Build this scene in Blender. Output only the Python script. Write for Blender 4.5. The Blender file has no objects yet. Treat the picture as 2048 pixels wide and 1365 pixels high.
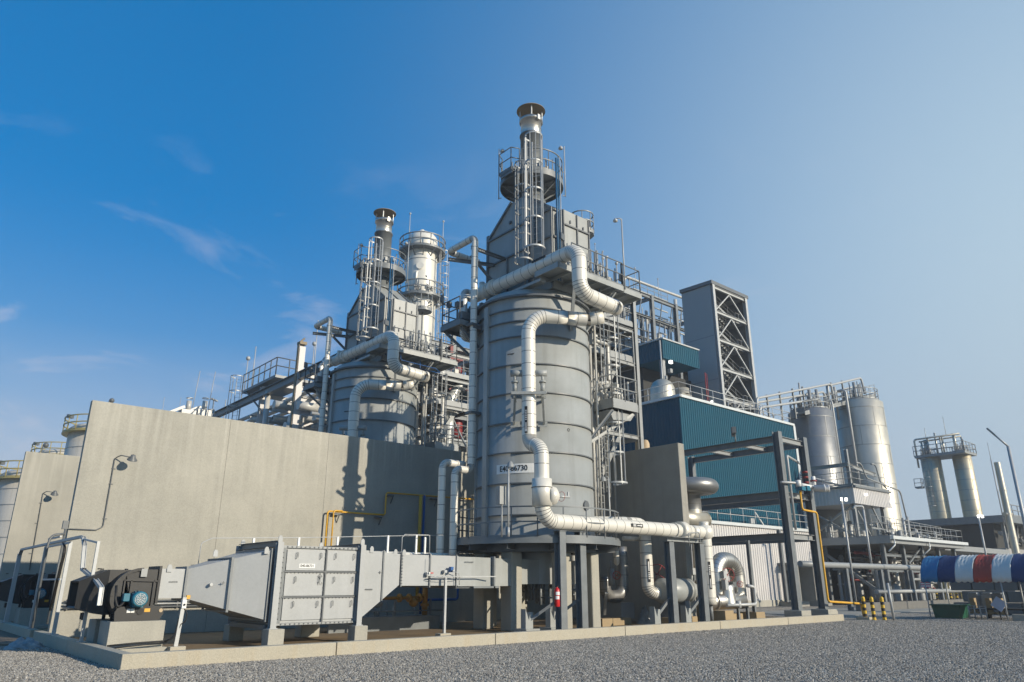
import bpy, math, random
from mathutils import Vector, Matrix
R=math.radians; rnd=random.Random(7)
SC=bpy.context.scene; COL=SC.collection
# ---------------------------------------------------------------- camera geometry (also used to measure world positions)
F=1449.0; CX=1024; CY=682.5; TH=math.atan(484.5/1449); AZ=R(49.3); HC=1.65
_c,_s=math.cos(TH),math.sin(TH)
FW=Vector((math.cos(AZ)*_c,math.sin(AZ)*_c,_s)); RT=Vector((math.sin(AZ),-math.cos(AZ),0)); UP=Vector((-math.cos(AZ)*_s,-math.sin(AZ)*_s,_c))
# ---------------------------------------------------------------- mesh builder
class MB:
    def __init__(s): s.v=[]; s.f=[]; s.m=[]; s.sm=[]; s.cuts=[]; s.dep=0
    def add(s,vs,fs,m=0,smooth=False):
        b=len(s.v); s.v+= [tuple(v) for v in vs]
        for f in fs: s.f.append(tuple(b+i for i in f)); s.m.append(m); s.sm.append(smooth)
        return s
    def box(s,x0,x1,y0,y1,z0,z1,m=0):
        return s.add([(x0,y0,z0),(x1,y0,z0),(x1,y1,z0),(x0,y1,z0),(x0,y0,z1),(x1,y0,z1),(x1,y1,z1),(x0,y1,z1)],
          [(0,3,2,1),(4,5,6,7),(0,1,5,4),(1,2,6,5),(2,3,7,6),(3,0,4,7)],m)
    def bx(s,c,d,rz=0,m=0):
        M=Matrix.Rotation(rz,3,'Z'); c=Vector(c); vs=[]
        for z in (-1,1):
            for x,y in ((-1,-1),(1,-1),(1,1),(-1,1)): vs.append(c+M@Vector((x*d[0]/2,y*d[1]/2,z*d[2]/2)))
        return s.add(vs,[(0,3,2,1),(4,5,6,7),(0,1,5,4),(1,2,6,5),(2,3,7,6),(3,0,4,7)],m)
    def bar(s,p,q,w,h,m=0,up=(0,0,1)):
        p=Vector(p);q=Vector(q);t=(q-p).normalized();u=Vector(up)
        if abs(t.dot(u))>.95: u=Vector((0,1,0))
        a=t.cross(u).normalized();b=a.cross(t).normalized();vs=[]
        for c in (p,q):
            for i,j in ((-1,-1),(1,-1),(1,1),(-1,1)): vs.append(c+a*(i*w/2)+b*(j*h/2))
        return s.add(vs,[(0,3,2,1),(4,5,6,7),(0,1,5,4),(1,2,6,5),(2,3,7,6),(3,0,4,7)],m)
    def ib(s,p,q,w=.2,h=.25,t=.02,m=0,up=(0,0,1)):
        p=Vector(p);q=Vector(q);d=(q-p).normalized();u=Vector(up)
        if abs(d.dot(u))>.95: u=Vector((0,1,0))
        a=d.cross(u).normalized();b=a.cross(d).normalized()
        o=b*(h/2-t/2)
        s.bar(p+o,q+o,w,t,m,b); s.bar(p-o,q-o,w,t,m,b); s.bar(p,q,t,h-2*t,m,b)
        return s
    def rings(s,st,n,m=0,caps=True,smooth=True,mats=None):
        # st: list of (centre, tangent, radius); parallel transport
        vs=[];fs=[];ms=[]
        t0=st[0][1]; ref=Vector((0,0,1)) if abs(t0.z)<.9 else Vector((1,0,0))
        a=t0.cross(ref).normalized()
        for k,(c,t,r) in enumerate(st):
            a=(a-t*a.dot(t)).normalized(); b=t.cross(a)
            for i in range(n):
                g=2*math.pi*i/n; vs.append(c+a*(r*math.cos(g))+b*(r*math.sin(g)))
        base=len(s.v); s.v+=[tuple(v) for v in vs]
        for k in range(len(st)-1):
            mm=mats[k] if mats else m
            for i in range(n):
                j=(i+1)%n
                s.f.append((base+k*n+i,base+k*n+j,base+(k+1)*n+j,base+(k+1)*n+i)); s.m.append(mm); s.sm.append(smooth)
        if caps:
            s.f.append(tuple(base+i for i in range(n-1,-1,-1))); s.m.append(m); s.sm.append(False)
            l=base+(len(st)-1)*n
            s.f.append(tuple(l+i for i in range(n))); s.m.append(m); s.sm.append(False)
        return s
    def tube(s,p,q,r,n=8,m=0,r2=None):
        p=Vector(p);q=Vector(q);t=(q-p).normalized()
        return s.rings([(p,t,r),(q,t,r if r2 is None else r2)],n,m)
    def pipe(s,pts,r,bend=None,n=14,seam=0,m=0,ms=1,steps=8,sw=.011,caps=True):
        pts=[Vector(p) for p in pts]; bend=bend or r*1.6
        st=[];mats=[]
        def put(c,t,seamed):
            if seamed:
                st.append((c-t*sw,t,r)); mats.append(ms)
                st.append((c+t*sw,t,r)); mats.append(m)
            else: st.append((c,t,r)); mats.append(m)
        cur=pts[0]
        for k in range(1,len(pts)):
            d=(pts[k]-pts[k-1]).normalized(); end=pts[k]; arc=None
            if k<len(pts)-1:
                d2=(pts[k+1]-pts[k]).normalized(); ang=d.angle(d2)
                if ang>.02:
                    lim=min((pts[k]-pts[k-1]).length,(pts[k+1]-pts[k]).length)*(.5 if len(pts)>3 else .9)
                    bb=bend[k-1] if isinstance(bend,(list,tuple)) else bend
                    tl=min(bb*math.tan(ang/2),lim); end=pts[k]-d*tl; arc=(d2,ang,tl)
            L=(end-cur).length
            put(cur,d,False)
            if seam and L>seam*.6:
                cnt=max(1,int(L/seam))
                for i in range(cnt): put(cur+d*(L*(i+.5)/cnt),d,True)
            put(end,d,False)
            if arc:
                d2,ang,tl=arc; rr=tl/math.tan(ang/2); nn=(d2-d*d2.dot(d)).normalized()
                cc=end+nn*rr
                for i in range(1,steps):
                    g=ang*i/steps; t=(d*math.cos(g)+nn*math.sin(g)).normalized()
                    put(cc+(d*math.sin(g)-nn*math.cos(g))*rr,t,bool(seam))
                cur=pts[k]+d2*tl
            else: cur=end
        # drop duplicates of coincident stations except seam steps
        S2=[st[0]];M2=[]
        for k in range(1,len(st)):
            if (st[k][0]-S2[-1][0]).length<1e-5 and abs(st[k][2]-S2[-1][2])<1e-7: continue
            M2.append(mats[k-1]); S2.append(st[k])
        return s.rings(S2,n,m,caps,True,M2)
    def lathe(s,c,prof,n=32,m=0,smooth=True,a0=0,a1=2*math.pi):
        full=abs(a1-a0-2*math.pi)<1e-6; k=n if full else n+1; vs=[]
        for r,z in prof:
            for i in range(k):
                g=a0+(a1-a0)*i/n; vs.append((c[0]+r*math.cos(g),c[1]+r*math.sin(g),c[2]+z))
        fs=[]
        for p in range(len(prof)-1):
            for i in range(n):
                j=(i+1)%k; fs.append((p*k+i,p*k+j,(p+1)*k+j,(p+1)*k+i))
        return s.add(vs,fs,m,smooth)
    def ann(s,c,r0,r1,z0,z1,n=40,m=0,a0=0,a1=2*math.pi):
        s.lathe(c,[(r0,z0),(r1,z0)],n,m,False,a0,a1); s.lathe(c,[(r1,z0),(r1,z1)],n,m,True,a0,a1)
        s.lathe(c,[(r1,z1),(r0,z1)],n,m,False,a0,a1); s.lathe(c,[(r0,z1),(r0,z0)],n,m,True,a0,a1)
        if abs(a1-a0-2*math.pi)>1e-6:
            for g in (a0,a1):
                e=lambda r,z:(c[0]+r*math.cos(g),c[1]+r*math.sin(g),c[2]+z)
                s.add([e(r0,z0),e(r1,z0),e(r1,z1),e(r0,z1)],[(0,1,2,3)],m)
        return s
    def prism(s,poly,ax,a,b,m=0):
        n=len(poly)
        def pt(u,v,w): return {'x':(w,u,v),'y':(u,w,v),'z':(u,v,w)}[ax]
        vs=[pt(u,v,a) for u,v in poly]+[pt(u,v,b) for u,v in poly]
        return s.add(vs,[tuple(range(n-1,-1,-1)),tuple(range(n,2*n))]+[(i,(i+1)%n,n+(i+1)%n,n+i) for i in range(n)],m)
    def frust(s,A,B,m=0,caps=True):
        # two rectangles of 4 points
        fs=[(i,(i+1)%4,4+(i+1)%4,4+i) for i in range(4)]
        if caps: fs+=[(3,2,1,0),(4,5,6,7)]
        return s.add(list(A)+list(B),fs,m)
    def ball(s,c,r,n=12,m=0,sz=1):
        return s.lathe(c,[(max(1e-4,r*math.sin(math.pi*i/8)),-r*sz*math.cos(math.pi*i/8)) for i in range(9)],n,m)
    def rail(s,pts,h=1.0,sp=1.2,r=.022,closed=False,toe=True,m=0,n=6):
        P=[Vector(p) for p in pts]
        if closed: P.append(P[0])
        for a,b in zip(P[:-1],P[1:]):
            L=(b-a).length; k=max(1,round(L/sp))
            for z in (h,h*.52): s.tube(a+Vector((0,0,z)),b+Vector((0,0,z)),r,n,m)
            if toe: s.bar(a+Vector((0,0,.06)),b+Vector((0,0,.06)),.012,.11,m)
            for i in range(k+1): 
                c=a+(b-a)*i/k; s.tube(c,c+Vector((0,0,h)),r,n,m)
        return s
    def rrail(s,c,r,z,h=1.0,posts=16,a0=0,a1=2*math.pi,tr=.022,n=40,toe=True,m=0):
        for zz in (h,h*.52): s.ann((c[0],c[1],z+zz),r-tr,r+tr,-tr,tr,n,m,a0,a1)
        if toe: s.ann((c[0],c[1],z),r-.006,r+.006,0,.11,n,m,a0,a1)
        for i in range(posts+1):
            g=a0+(a1-a0)*i/posts; p=Vector((c[0]+r*math.cos(g),c[1]+r*math.sin(g),z)); s.tube(p,p+Vector((0,0,h)),tr,6,m)
        return s
    def ladder(s,x,y,z0,z1,g,w=.45,cage=None,m=0,cr=.36):
        # g: outward direction of the cage
        o=Vector((math.cos(g),math.sin(g),0)); t=Vector((-o.y,o.x,0)); b=Vector((x,y,0))
        for k in (-1,1):
            e=b+t*(k*w/2); s.tube(e+Vector((0,0,z0)),e+Vector((0,0,z1)),.028,6,m)
        z=z0+.2
        while z<z1: s.tube(b+t*(-w/2)+Vector((0,0,z)),b+t*(w/2)+Vector((0,0,z)),.013,5,m); z+=.3
        if cage is not None:
            cc=b+o*.36; k=max(2,int((z1-cage)/1.1))
            for i in range(k+1):
                zz=cage+(z1-cage)*i/k; rr=cr*1.18 if i==0 else cr
                s.ann((cc.x,cc.y,zz),rr-.012,rr+.012,-.035,.035,18,m,g-R(128),g+R(128))
            for i in range(7):
                a=g+R(-110+220*i/6); p=cc+Vector((math.cos(a),math.sin(a),0))*(cr+.012)
                s.bar(p+Vector((0,0,cage)),p+Vector((0,0,z1)),.014,.045,m,Vector((math.cos(a),math.sin(a),0)))
        return s
    def stairs(s,p,q,w,n,m=0):
        p=Vector(p);q=Vector(q);d=Vector((q.x-p.x,q.y-p.y,0)).normalized();t=Vector((-d.y,d.x,0))*w/2
        for k in (-1,1): s.bar(p+t*k,q+t*k,.04,.22,m)
        for i in range(n):
            c=p+(q-p)*((i+.5)/n); s.bar(c-t,c+t,.25,.03,m)
        for k in (-1,1):
            s.tube(p+t*k+Vector((0,0,1)),q+t*k+Vector((0,0,1)),.022,6,m); s.tube(p+t*k+Vector((0,0,.55)),q+t*k+Vector((0,0,.55)),.018,6,m)
            for i in range(4): c=p+(q-p)*(i/3)+t*k; s.tube(c,c+Vector((0,0,1)),.02,6,m)
        return s
    def deck(b,x0,x1,y0,y1,z,th=.22):
        b.box(x0,x1,y0,y1,z-.03,z)
        for x in (x0,x1): b.bar((x,y0-.03,z-th/2+.04),(x,y1+.03,z-th/2+.04),.06,th)
        for y in (y0,y1): b.bar((x0-.03,y,z-th/2+.041),(x1+.03,y,z-th/2+.041),.06,th)
        k=max(1,int((x1-x0)/.7))
        for i in range(1,k): x=x0+(x1-x0)*i/k; b.bar((x,y0,z-.12),(x,y1,z-.12),.05,.12)
        return b
    def corr(s,p,q,z0,z1,pitch=.25,dep=.035,m=0):
        # trapezoidal wall sheet from p to q (xy); ridges stand out to the right of p->q
        p=Vector((p[0],p[1],0));q=Vector((q[0],q[1],0));d=(q-p);L=d.length;d.normalize();o=Vector((d.y,-d.x,0))
        k=int(L/pitch);pr=[]
        for i in range(k):
            for f,h in ((0,0),(.45,0),(.58,1),(.87,1)): pr.append(((i+f)*L/k,h*dep))
        pr.append((L,0));vs=[]
        for a,h in pr:
            c=p+d*a+o*h; vs+=[(c.x,c.y,z0),(c.x,c.y,z1)]
        return s.add(vs,[(2*i,2*i+2,2*i+3,2*i+1) for i in range(len(pr)-1)],m)
    def build(s,name,mat,parent=None,loc=None,bevel=0,each=None):
        if parent is not None and (each or (each is None and name in EACH)) and len(s.cuts)>1:
            cv=[c[0] for c in s.cuts]+[len(s.v)]; cf=[c[1] for c in s.cuts]+[len(s.f)]; first=None
            for i in range(len(s.cuts)):
                q=MB(); q.v=s.v[cv[i]:cv[i+1]]; q.f=[tuple(j-cv[i] for j in f) for f in s.f[cf[i]:cf[i+1]]]; q.m=s.m[cf[i]:cf[i+1]]; q.sm=s.sm[cf[i]:cf[i+1]]
                o=q.build(name,mat,parent,None,bevel,False); first=first or o
            return first
        w=WL.get(parent,Vector((0,0,0)))
        o0=Vector(loc) if (loc is not None and parent is None) else w
        me=bpy.data.meshes.new(name); me.from_pydata([tuple(Vector(v)-o0) for v in s.v],[],s.f)
        ml=mat if isinstance(mat,(list,tuple)) else [mat]
        for x in ml: me.materials.append(M[x] if isinstance(x,str) else x)
        me.polygons.foreach_set('material_index',[min(i,len(ml)-1) for i in s.m])
        me.polygons.foreach_set('use_smooth',s.sm); me.update()
        o=bpy.data.objects.new(name,me); COL.objects.link(o)
        if parent is not None: o.parent=parent; WL[o]=w
        else: o.location=o0; WL[o]=o0
        if bevel:
            b=o.modifiers.new('bevel','BEVEL'); b.width=bevel; b.segments=2; b.limit_method='ANGLE'
        return o
WL={}; COPY=[]
EACH=set('column brace lifting_lug foot long_beam tie_beam lamp lamp_pole instrument support saddle pipework transfer_pipe porch_pier landing lamp_head pole red_post rear_panel lifting_hole roof_pipework rack_pipe pipe_bracket post red_drum end_post small_pipe stanchion valve bench_leg actuator nameplate handle lifting_eye header_pipe down_pipe air_line burner_pipework instrument_tube vertical_rib upper_platform side_platform side_pipe stair button access_door test_nozzle crossbar cross_beam bypass_pipe roof_rail duct_flange overhead_line conduit gas_line fire_main pipe_run valve_jacket'.split())
def _wrap(n):
    f0=getattr(MB,n)
    def g(s,*a,**k):
        if s.dep==0: s.cuts.append((len(s.v),len(s.f)))
        s.dep+=1
        try: return f0(s,*a,**k)
        finally: s.dep-=1
    setattr(MB,n,g)
for _n in 'add box bx bar ib rings tube pipe lathe ann prism frust ball rail rrail ladder stairs corr deck'.split(): _wrap(_n)
def tag(o,label=None,cat=None,group=None,kind=None,again=None):
    if label: o['label']=label
    if cat: o['category']=cat
    if group: o['group']=group
    if kind: o['kind']=kind
    if again: COPY.append((o,again))
    return o
def thing(name,label,cat,loc,group=None,again=None):
    o=bpy.data.objects.new(name,None); COL.objects.link(o); o.location=loc; o.empty_display_size=.2
    WL[o]=Vector(loc); return tag(o,label,cat,group,None,again)
def copy_tree(o,parent=None):
    c=o.copy(); COL.objects.link(c); c.parent=parent
    for ch in list(o.children): copy_tree(ch,c)
    return c
def text_mesh(txt,size,bold=0):
    cu=bpy.data.curves.new('t','FONT'); cu.body=txt; cu.size=size; cu.align_x='CENTER'; cu.align_y='CENTER'; cu.offset=bold; cu.resolution_u=3
    o=bpy.data.objects.new('t',cu); COL.objects.link(o); bpy.context.view_layer.update()
    me=bpy.data.meshes.new_from_object(o.evaluated_get(bpy.context.evaluated_depsgraph_get()))
    vs=[v.co.copy() for v in me.vertices]; fs=[tuple(p.vertices) for p in me.polygons]
    bpy.data.objects.remove(o); bpy.data.meshes.remove(me); return vs,fs
# ---------------------------------------------------------------- materials
M={}
def mat(name,col,rough=.55,metal=0.,var=.12,sc=2.0,col2=None,bump=0.,bsc=40.,streak=0.,stc=(.1,.1,.1),em=None,fine=0.,fsc=60.,stretch=(1,1,1),top=0):
    m=bpy.data.materials.new(name); m.use_nodes=True; N=m.node_tree.nodes; L=m.node_tree.links
    b=N['Principled BSDF']; b.inputs['Roughness'].default_value=rough; b.inputs['Metallic'].default_value=metal
    g=N.new('ShaderNodeNewGeometry'); mp=N.new('ShaderNodeMapping'); mp.inputs['Scale'].default_value=stretch
    L.new(g.outputs['Position'],mp.inputs['Vector'])
    n=N.new('ShaderNodeTexNoise'); n.inputs['Scale'].default_value=sc; n.inputs['Detail'].default_value=6; n.inputs['Roughness'].default_value=.62
    L.new(mp.outputs[0],n.inputs['Vector'])
    r=N.new('ShaderNodeValToRGB'); r.color_ramp.elements[0].position=.3; r.color_ramp.elements[1].position=.7
    c2=col2 or tuple(x*(1-2*var) for x in col)
    r.color_ramp.elements[0].color=(*c2,1); r.color_ramp.elements[1].color=(*col,1)
    L.new(n.outputs['Fac'],r.inputs[0]); out=r.outputs[0]
    def mix(mode,fac,a,bcol):
        x=N.new('ShaderNodeMix'); x.data_type='RGBA'; x.blend_type=mode
        if isinstance(fac,float): x.inputs[0].default_value=fac
        else: L.new(fac,x.inputs[0])
        L.new(a,x.inputs[6])
        if isinstance(bcol,tuple): x.inputs[7].default_value=(*bcol,1)
        else: L.new(bcol,x.inputs[7])
        return x.outputs[2]
    if streak:
        mp2=N.new('ShaderNodeMapping'); mp2.inputs['Scale'].default_value=(3.2,3.2,.16); L.new(g.outputs['Position'],mp2.inputs['Vector'])
        n2=N.new('ShaderNodeTexNoise'); n2.inputs['Scale'].default_value=1.4; n2.inputs['Detail'].default_value=5; L.new(mp2.outputs[0],n2.inputs['Vector'])
        r2=N.new('ShaderNodeValToRGB'); r2.color_ramp.elements[0].position=.5; r2.color_ramp.elements[1].position=.78
        r2.color_ramp.elements[1].color=(streak,)*3+(1,); r2.color_ramp.elements[0].color=(0,0,0,1)
        L.new(n2.outputs['Fac'],r2.inputs[0]); out=mix('MIX',r2.outputs[0],out,stc)
    if top:
        mp4=N.new('ShaderNodeMapping'); mp4.inputs['Scale'].default_value=(2.6,2.6,.10); L.new(g.outputs['Position'],mp4.inputs['Vector'])
        n4=N.new('ShaderNodeTexNoise'); n4.inputs['Scale'].default_value=2.2; n4.inputs['Detail'].default_value=4; L.new(mp4.outputs[0],n4.inputs['Vector'])
        sp=N.new('ShaderNodeSeparateXYZ'); L.new(g.outputs['Position'],sp.inputs[0]); z4=N.new('ShaderNodeMapRange'); z4.inputs['From Min'].default_value=top-3.2; z4.inputs['From Max'].default_value=top; L.new(sp.outputs[2],z4.inputs['Value'])
        r4=N.new('ShaderNodeMapRange'); r4.inputs['From Min'].default_value=.5; r4.inputs['From Max'].default_value=.66; L.new(n4.outputs['Fac'],r4.inputs['Value'])
        m4=N.new('ShaderNodeMath'); m4.operation='MULTIPLY'; L.new(z4.outputs[0],m4.inputs[0]); L.new(r4.outputs[0],m4.inputs[1]); m5=N.new('ShaderNodeMath'); m5.operation='MULTIPLY'; m5.inputs[1].default_value=.34; L.new(m4.outputs[0],m5.inputs[0]); out=mix('MIX',m5.outputs[0],out,(.58,.56,.49))
    if fine:
        n3=N.new('ShaderNodeTexNoise'); n3.inputs['Scale'].default_value=fsc; n3.inputs['Detail'].default_value=3; L.new(g.outputs['Position'],n3.inputs['Vector'])
        r3=N.new('ShaderNodeValToRGB'); r3.color_ramp.elements[0].position=.3; r3.color_ramp.elements[1].position=.7
        r3.color_ramp.elements[0].color=(1-fine,)*3+(1,); L.new(n3.outputs['Fac'],r3.inputs[0]); out=mix('MULTIPLY',1.0,out,r3.outputs[0])
    L.new(out,b.inputs['Base Color'])
    rr=N.new('ShaderNodeMapRange'); rr.inputs['To Min'].default_value=max(0.05,rough-.1); rr.inputs['To Max'].default_value=min(1,rough+.1)
    L.new(n.outputs['Fac'],rr.inputs['Value']); L.new(rr.outputs[0],b.inputs['Roughness'])
    if bump:
        nb=N.new('ShaderNodeTexNoise'); nb.inputs['Scale'].default_value=bsc; nb.inputs['Detail'].default_value=4; L.new(g.outputs['Position'],nb.inputs['Vector'])
        bp=N.new('ShaderNodeBump'); bp.inputs['Strength'].default_value=bump; bp.inputs['Distance'].default_value=.02
        L.new(nb.outputs['Fac'],bp.inputs['Height']); L.new(bp.outputs[0],b.inputs['Normal'])
    if em:
        b.inputs['Emission Color'].default_value=(*em[0],1); b.inputs['Emission Strength'].default_value=em[1]
    M[name]=m; return m
mat('concrete',(.455,.435,.37),.9,0,.10,.5,(.34,.328,.28),.2,25,.36,(.285,.276,.24),fine=.14,fsc=26,top=7.4)
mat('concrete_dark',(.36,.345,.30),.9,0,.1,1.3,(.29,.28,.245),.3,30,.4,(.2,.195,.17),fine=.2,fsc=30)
mat('kerb_concrete',(.48,.44,.35),.9,0,.1,1.6,(.44,.40,.31),.3,35,.35,(.47,.36,.21),fine=.2,fsc=35)
mat('warm_concrete',(.42,.31,.17),.9,0,.1,2,(.34,.26,.16),.3,30,fine=.15)
mat('pad_floor',(.27,.19,.10),.9,0,.15,.9,(.19,.135,.08),.3,25,fine=.3,fsc=22)
mat('soil',(.20,.15,.10),.95,0,.15,1.5,(.14,.11,.075),.5,20,fine=.3)
mat('heater_grey',(.36,.375,.367),.42,0,.05,.8,(.28,.29,.272),.08,7,.6,(.235,.24,.222))
mat('cap_tan',(.30,.235,.15),.7,0,.12,4)
mat('riser_blue',(.02,.10,.20),.45)
mat('duct_grey',(.405,.415,.41),.42,0,.04,1.2,(.37,.38,.375),.06,7,.4,(.33,.335,.325),fine=.06,fsc=14)
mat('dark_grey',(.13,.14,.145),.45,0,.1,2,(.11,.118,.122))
mat('steel_grey',(.19,.205,.21),.45,.05,.12,2.5,(.145,.157,.162))
mat('galv',(.46,.47,.46),.5,.2,.12,3,(.38,.39,.39))
mat('galv_dull',(.30,.31,.305),.5,.15,.12,3,(.26,.27,.27))
mat('white_jacket',(.74,.71,.63),.36,.1,.04,1.5,(.69,.66,.58),.04,12)
mat('pale_jacket',(.66,.68,.66),.36,.15,.04,1.5,(.60,.62,.61))
mat('seam',(.16,.155,.14),.7,0,.1)
mat('black_paint',(.013,.013,.013),.5,0,.2,3,(.009,.009,.009))
mat('black',(.012,.012,.012),.6)
mat('motor_blue',(.015,.16,.24),.4,0,.15,6)
mat('blue_paint',(.01,.10,.32),.4)
mat('yellow_paint',(.74,.40,.03),.42,0,.08,5)
mat('bollard_yellow',(.75,.47,.03),.5,0,.08,8)
mat('orange_pipe',(.45,.22,.03),.5,0,.15,4)
mat('red',(.55,.015,.015),.32,0,.08,6)
mat('deep_red',(.20,.015,.015),.5,0,.12,3)
mat('dull_red',(.28,.035,.035),.5,0,.12,3)
mat('white',(.78,.78,.75),.5,0,.03)
mat('stainless',(.58,.56,.51),.36,.9,.06,2.5,(.54,.52,.48),.06,6)
mat('stainless_dull',(.56,.53,.45),.44,.65,.06,.8,(.48,.455,.385),.02,3,.35,(.40,.37,.30))
mat('stainless_beige',(.55,.49,.36),.45,.6,.06,.8,(.47,.42,.31))
mat('shaded_block',(.17,.165,.15),.9,0,.12,2,None,.3,20)  # concrete darkened so its colour carries the shade on blocks and low wall
mat('stainless_dark',(.30,.30,.295),.42,.65,.08,1,(.24,.24,.235))
mat('teal',(.002,.075,.122),.6,0,.07,.4,(.002,.065,.106),0,1,.3,(.004,.062,.095)); M['teal'].node_tree.nodes['Principled BSDF'].inputs['Specular IOR Level'].default_value=.25
mat('white_clad',(.60,.58,.56),.5,0,.05,.6,(.54,.525,.505))
mat('panel_grey',(.30,.32,.325),.6,0,.04,.4,(.28,.30,.305))
mat('interior_dark',(.035,.037,.036),.8)  # near-black in place of shade inside open bays; also the porch door
mat('tank_white',(.62,.58,.50),.55,0,.08,.4,(.54,.50,.43),.0,1,.5,(.40,.36,.29))
mat('rail_yellow',(.42,.35,.14),.5)
mat('rust',(.34,.14,.04),.8,0,.2,5,(.22,.09,.03))
mat('tent_sky',(.03,.20,.40),.85,0,.1,2,None,.6,5)
mat('tent_navy',(.010,.042,.14),.85,0,.1,2,None,.6,5)
mat('tent_white',(.66,.66,.62),.85,0,.05,2,None,.6,5)
mat('tent_red',(.42,.06,.04),.85,0,.1,2,None,.6,5)
mat('bin_green',(.01,.10,.055),.5)
mat('lime',(.05,.42,.08),.5)
mat('plastic_wrap',(.33,.34,.34),.3,0,.2,8,(.22,.23,.23),.9,14)
mat('tarp',(.36,.38,.37),.75,0,.2,7,(.13,.20,.25),.8,12)
mat('faded_red',(.42,.07,.06),.5,0,.1,4)
mat('glass_lens',(.75,.76,.74),.15)
mat('lamp_lit',(.9,.9,.85),.3,em=((1,.98,.9),2.2))
mat('beige',(.55,.42,.26),.7)
mat('vessel_pale',(.55,.54,.50),.45,.1,.08,1)
mat('far_grey',(.36,.35,.33),.6,0,.1,.5)
# gravel
def gravel():
    m=bpy.data.materials.new('gravel'); m.use_nodes=True; N=m.node_tree.nodes; L=m.node_tree.links; b=N['Principled BSDF']; b.inputs['Roughness'].default_value=.85
    g=N.new('ShaderNodeNewGeometry')
    def vor(scale):
        v=N.new('ShaderNodeTexVoronoi'); v.inputs['Scale'].default_value=scale; L.new(g.outputs['Position'],v.inputs['Vector']); return v
    v1=vor(19); v2=vor(47)
    r=N.new('ShaderNodeValToRGB'); e=r.color_ramp.elements
    e[0].position=.0; e[0].color=(.13,.115,.095,1); e[1].position=1; e[1].color=(.95,.88,.75,1)
    x=e.new(.45); x.color=(.41,.37,.31,1); x=e.new(.82); x.color=(.60,.545,.46,1)
    sp=N.new('ShaderNodeSeparateColor'); L.new(v1.outputs['Color'],sp.inputs[0]); L.new(sp.outputs[0],r.inputs[0])
    d=N.new('ShaderNodeValToRGB'); d.color_ramp.elements[0].position=.25; d.color_ramp.elements[0].color=(1,1,1,1); d.color_ramp.elements[1].position=.75; d.color_ramp.elements[1].color=(.5,.49,.48,1)
    L.new(v1.outputs['Distance'],d.inputs[0])
    mx=N.new('ShaderNodeMix'); mx.data_type='RGBA'; mx.blend_type='MULTIPLY'; mx.inputs[0].default_value=1; L.new(r.outputs[0],mx.inputs[6]); L.new(d.outputs[0],mx.inputs[7])
    n=N.new('ShaderNodeTexNoise'); n.inputs['Scale'].default_value=.45; n.inputs['Detail'].default_value=7; L.new(g.outputs['Position'],n.inputs['Vector'])
    r2=N.new('ShaderNodeValToRGB'); r2.color_ramp.elements[0].position=.3; r2.color_ramp.elements[0].color=(.72,.70,.68,1); r2.color_ramp.elements[1].position=.7; r2.color_ramp.elements[1].color=(1.05,1.03,1.0,1)
    L.new(n.outputs['Fac'],r2.inputs[0])
    mx2=N.new('ShaderNodeMix'); mx2.data_type='RGBA'; mx2.blend_type='MULTIPLY'; mx2.inputs[0].default_value=1; L.new(mx.outputs[2],mx2.inputs[6]); L.new(r2.outputs[0],mx2.inputs[7])
    L.new(mx2.outputs[2],b.inputs['Base Color'])
    ad=N.new('ShaderNodeMath'); ad.operation='MULTIPLY_ADD'; ad.inputs[1].default_value=-1; L.new(v1.outputs['Distance'],ad.inputs[0]); L.new(v2.outputs['Distance'],ad.inputs[2])
    bp=N.new('ShaderNodeBump'); bp.inputs['Strength'].default_value=.55; bp.inputs['Distance'].default_value=.02; L.new(ad.outputs[0],bp.inputs['Height']); L.new(bp.outputs[0],b.inputs['Normal'])
    M['gravel']=m
gravel()
# ================================================================ SETTING
g=MB(); g.add([(-900,-900,0),(900,-900,0),(900,900,0),(-900,900,0)],[(0,1,2,3)]); tag(g.build('ground','gravel'),kind='structure')
PZ=.1
p=MB(); p.box(4.5,34.7,17.25,26.62,-.05,PZ); p.box(4.5,34.7,26.88,44,-.05,PZ); tag(p.build('concrete_pad','pad_floor'),kind='structure')
k=MB()
xs=[4.35,9.1,14.05,19.6,25.0,29.9,34.8]
for a,b in zip(xs[:-1],xs[1:]): k.box(a+.012,b-.012,17.05,17.3,-.05,.30)
for a,b in ((17.31,22.2),(22.22,27.0),(27.6,33.5),(33.55,40)): k.box(4.36,4.6,a,b,-.05,.30)
k.box(34.55,34.79,17.31,19.6,-.05,.29)
tag(k.build('kerb','kerb_concrete',bevel=.012),kind='structure')
s=MB(); s.box(-3.5,4.35,25.6,60,-.05,.05); tag(s.build('path','soil'),kind='structure')
rd=MB(); rd.box(39.5,400,19.6,26,-.05,.02); rd.box(60,400,-40,19.6,-.05,.021); tag(rd.build('road','concrete_dark'),kind='structure')
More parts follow.
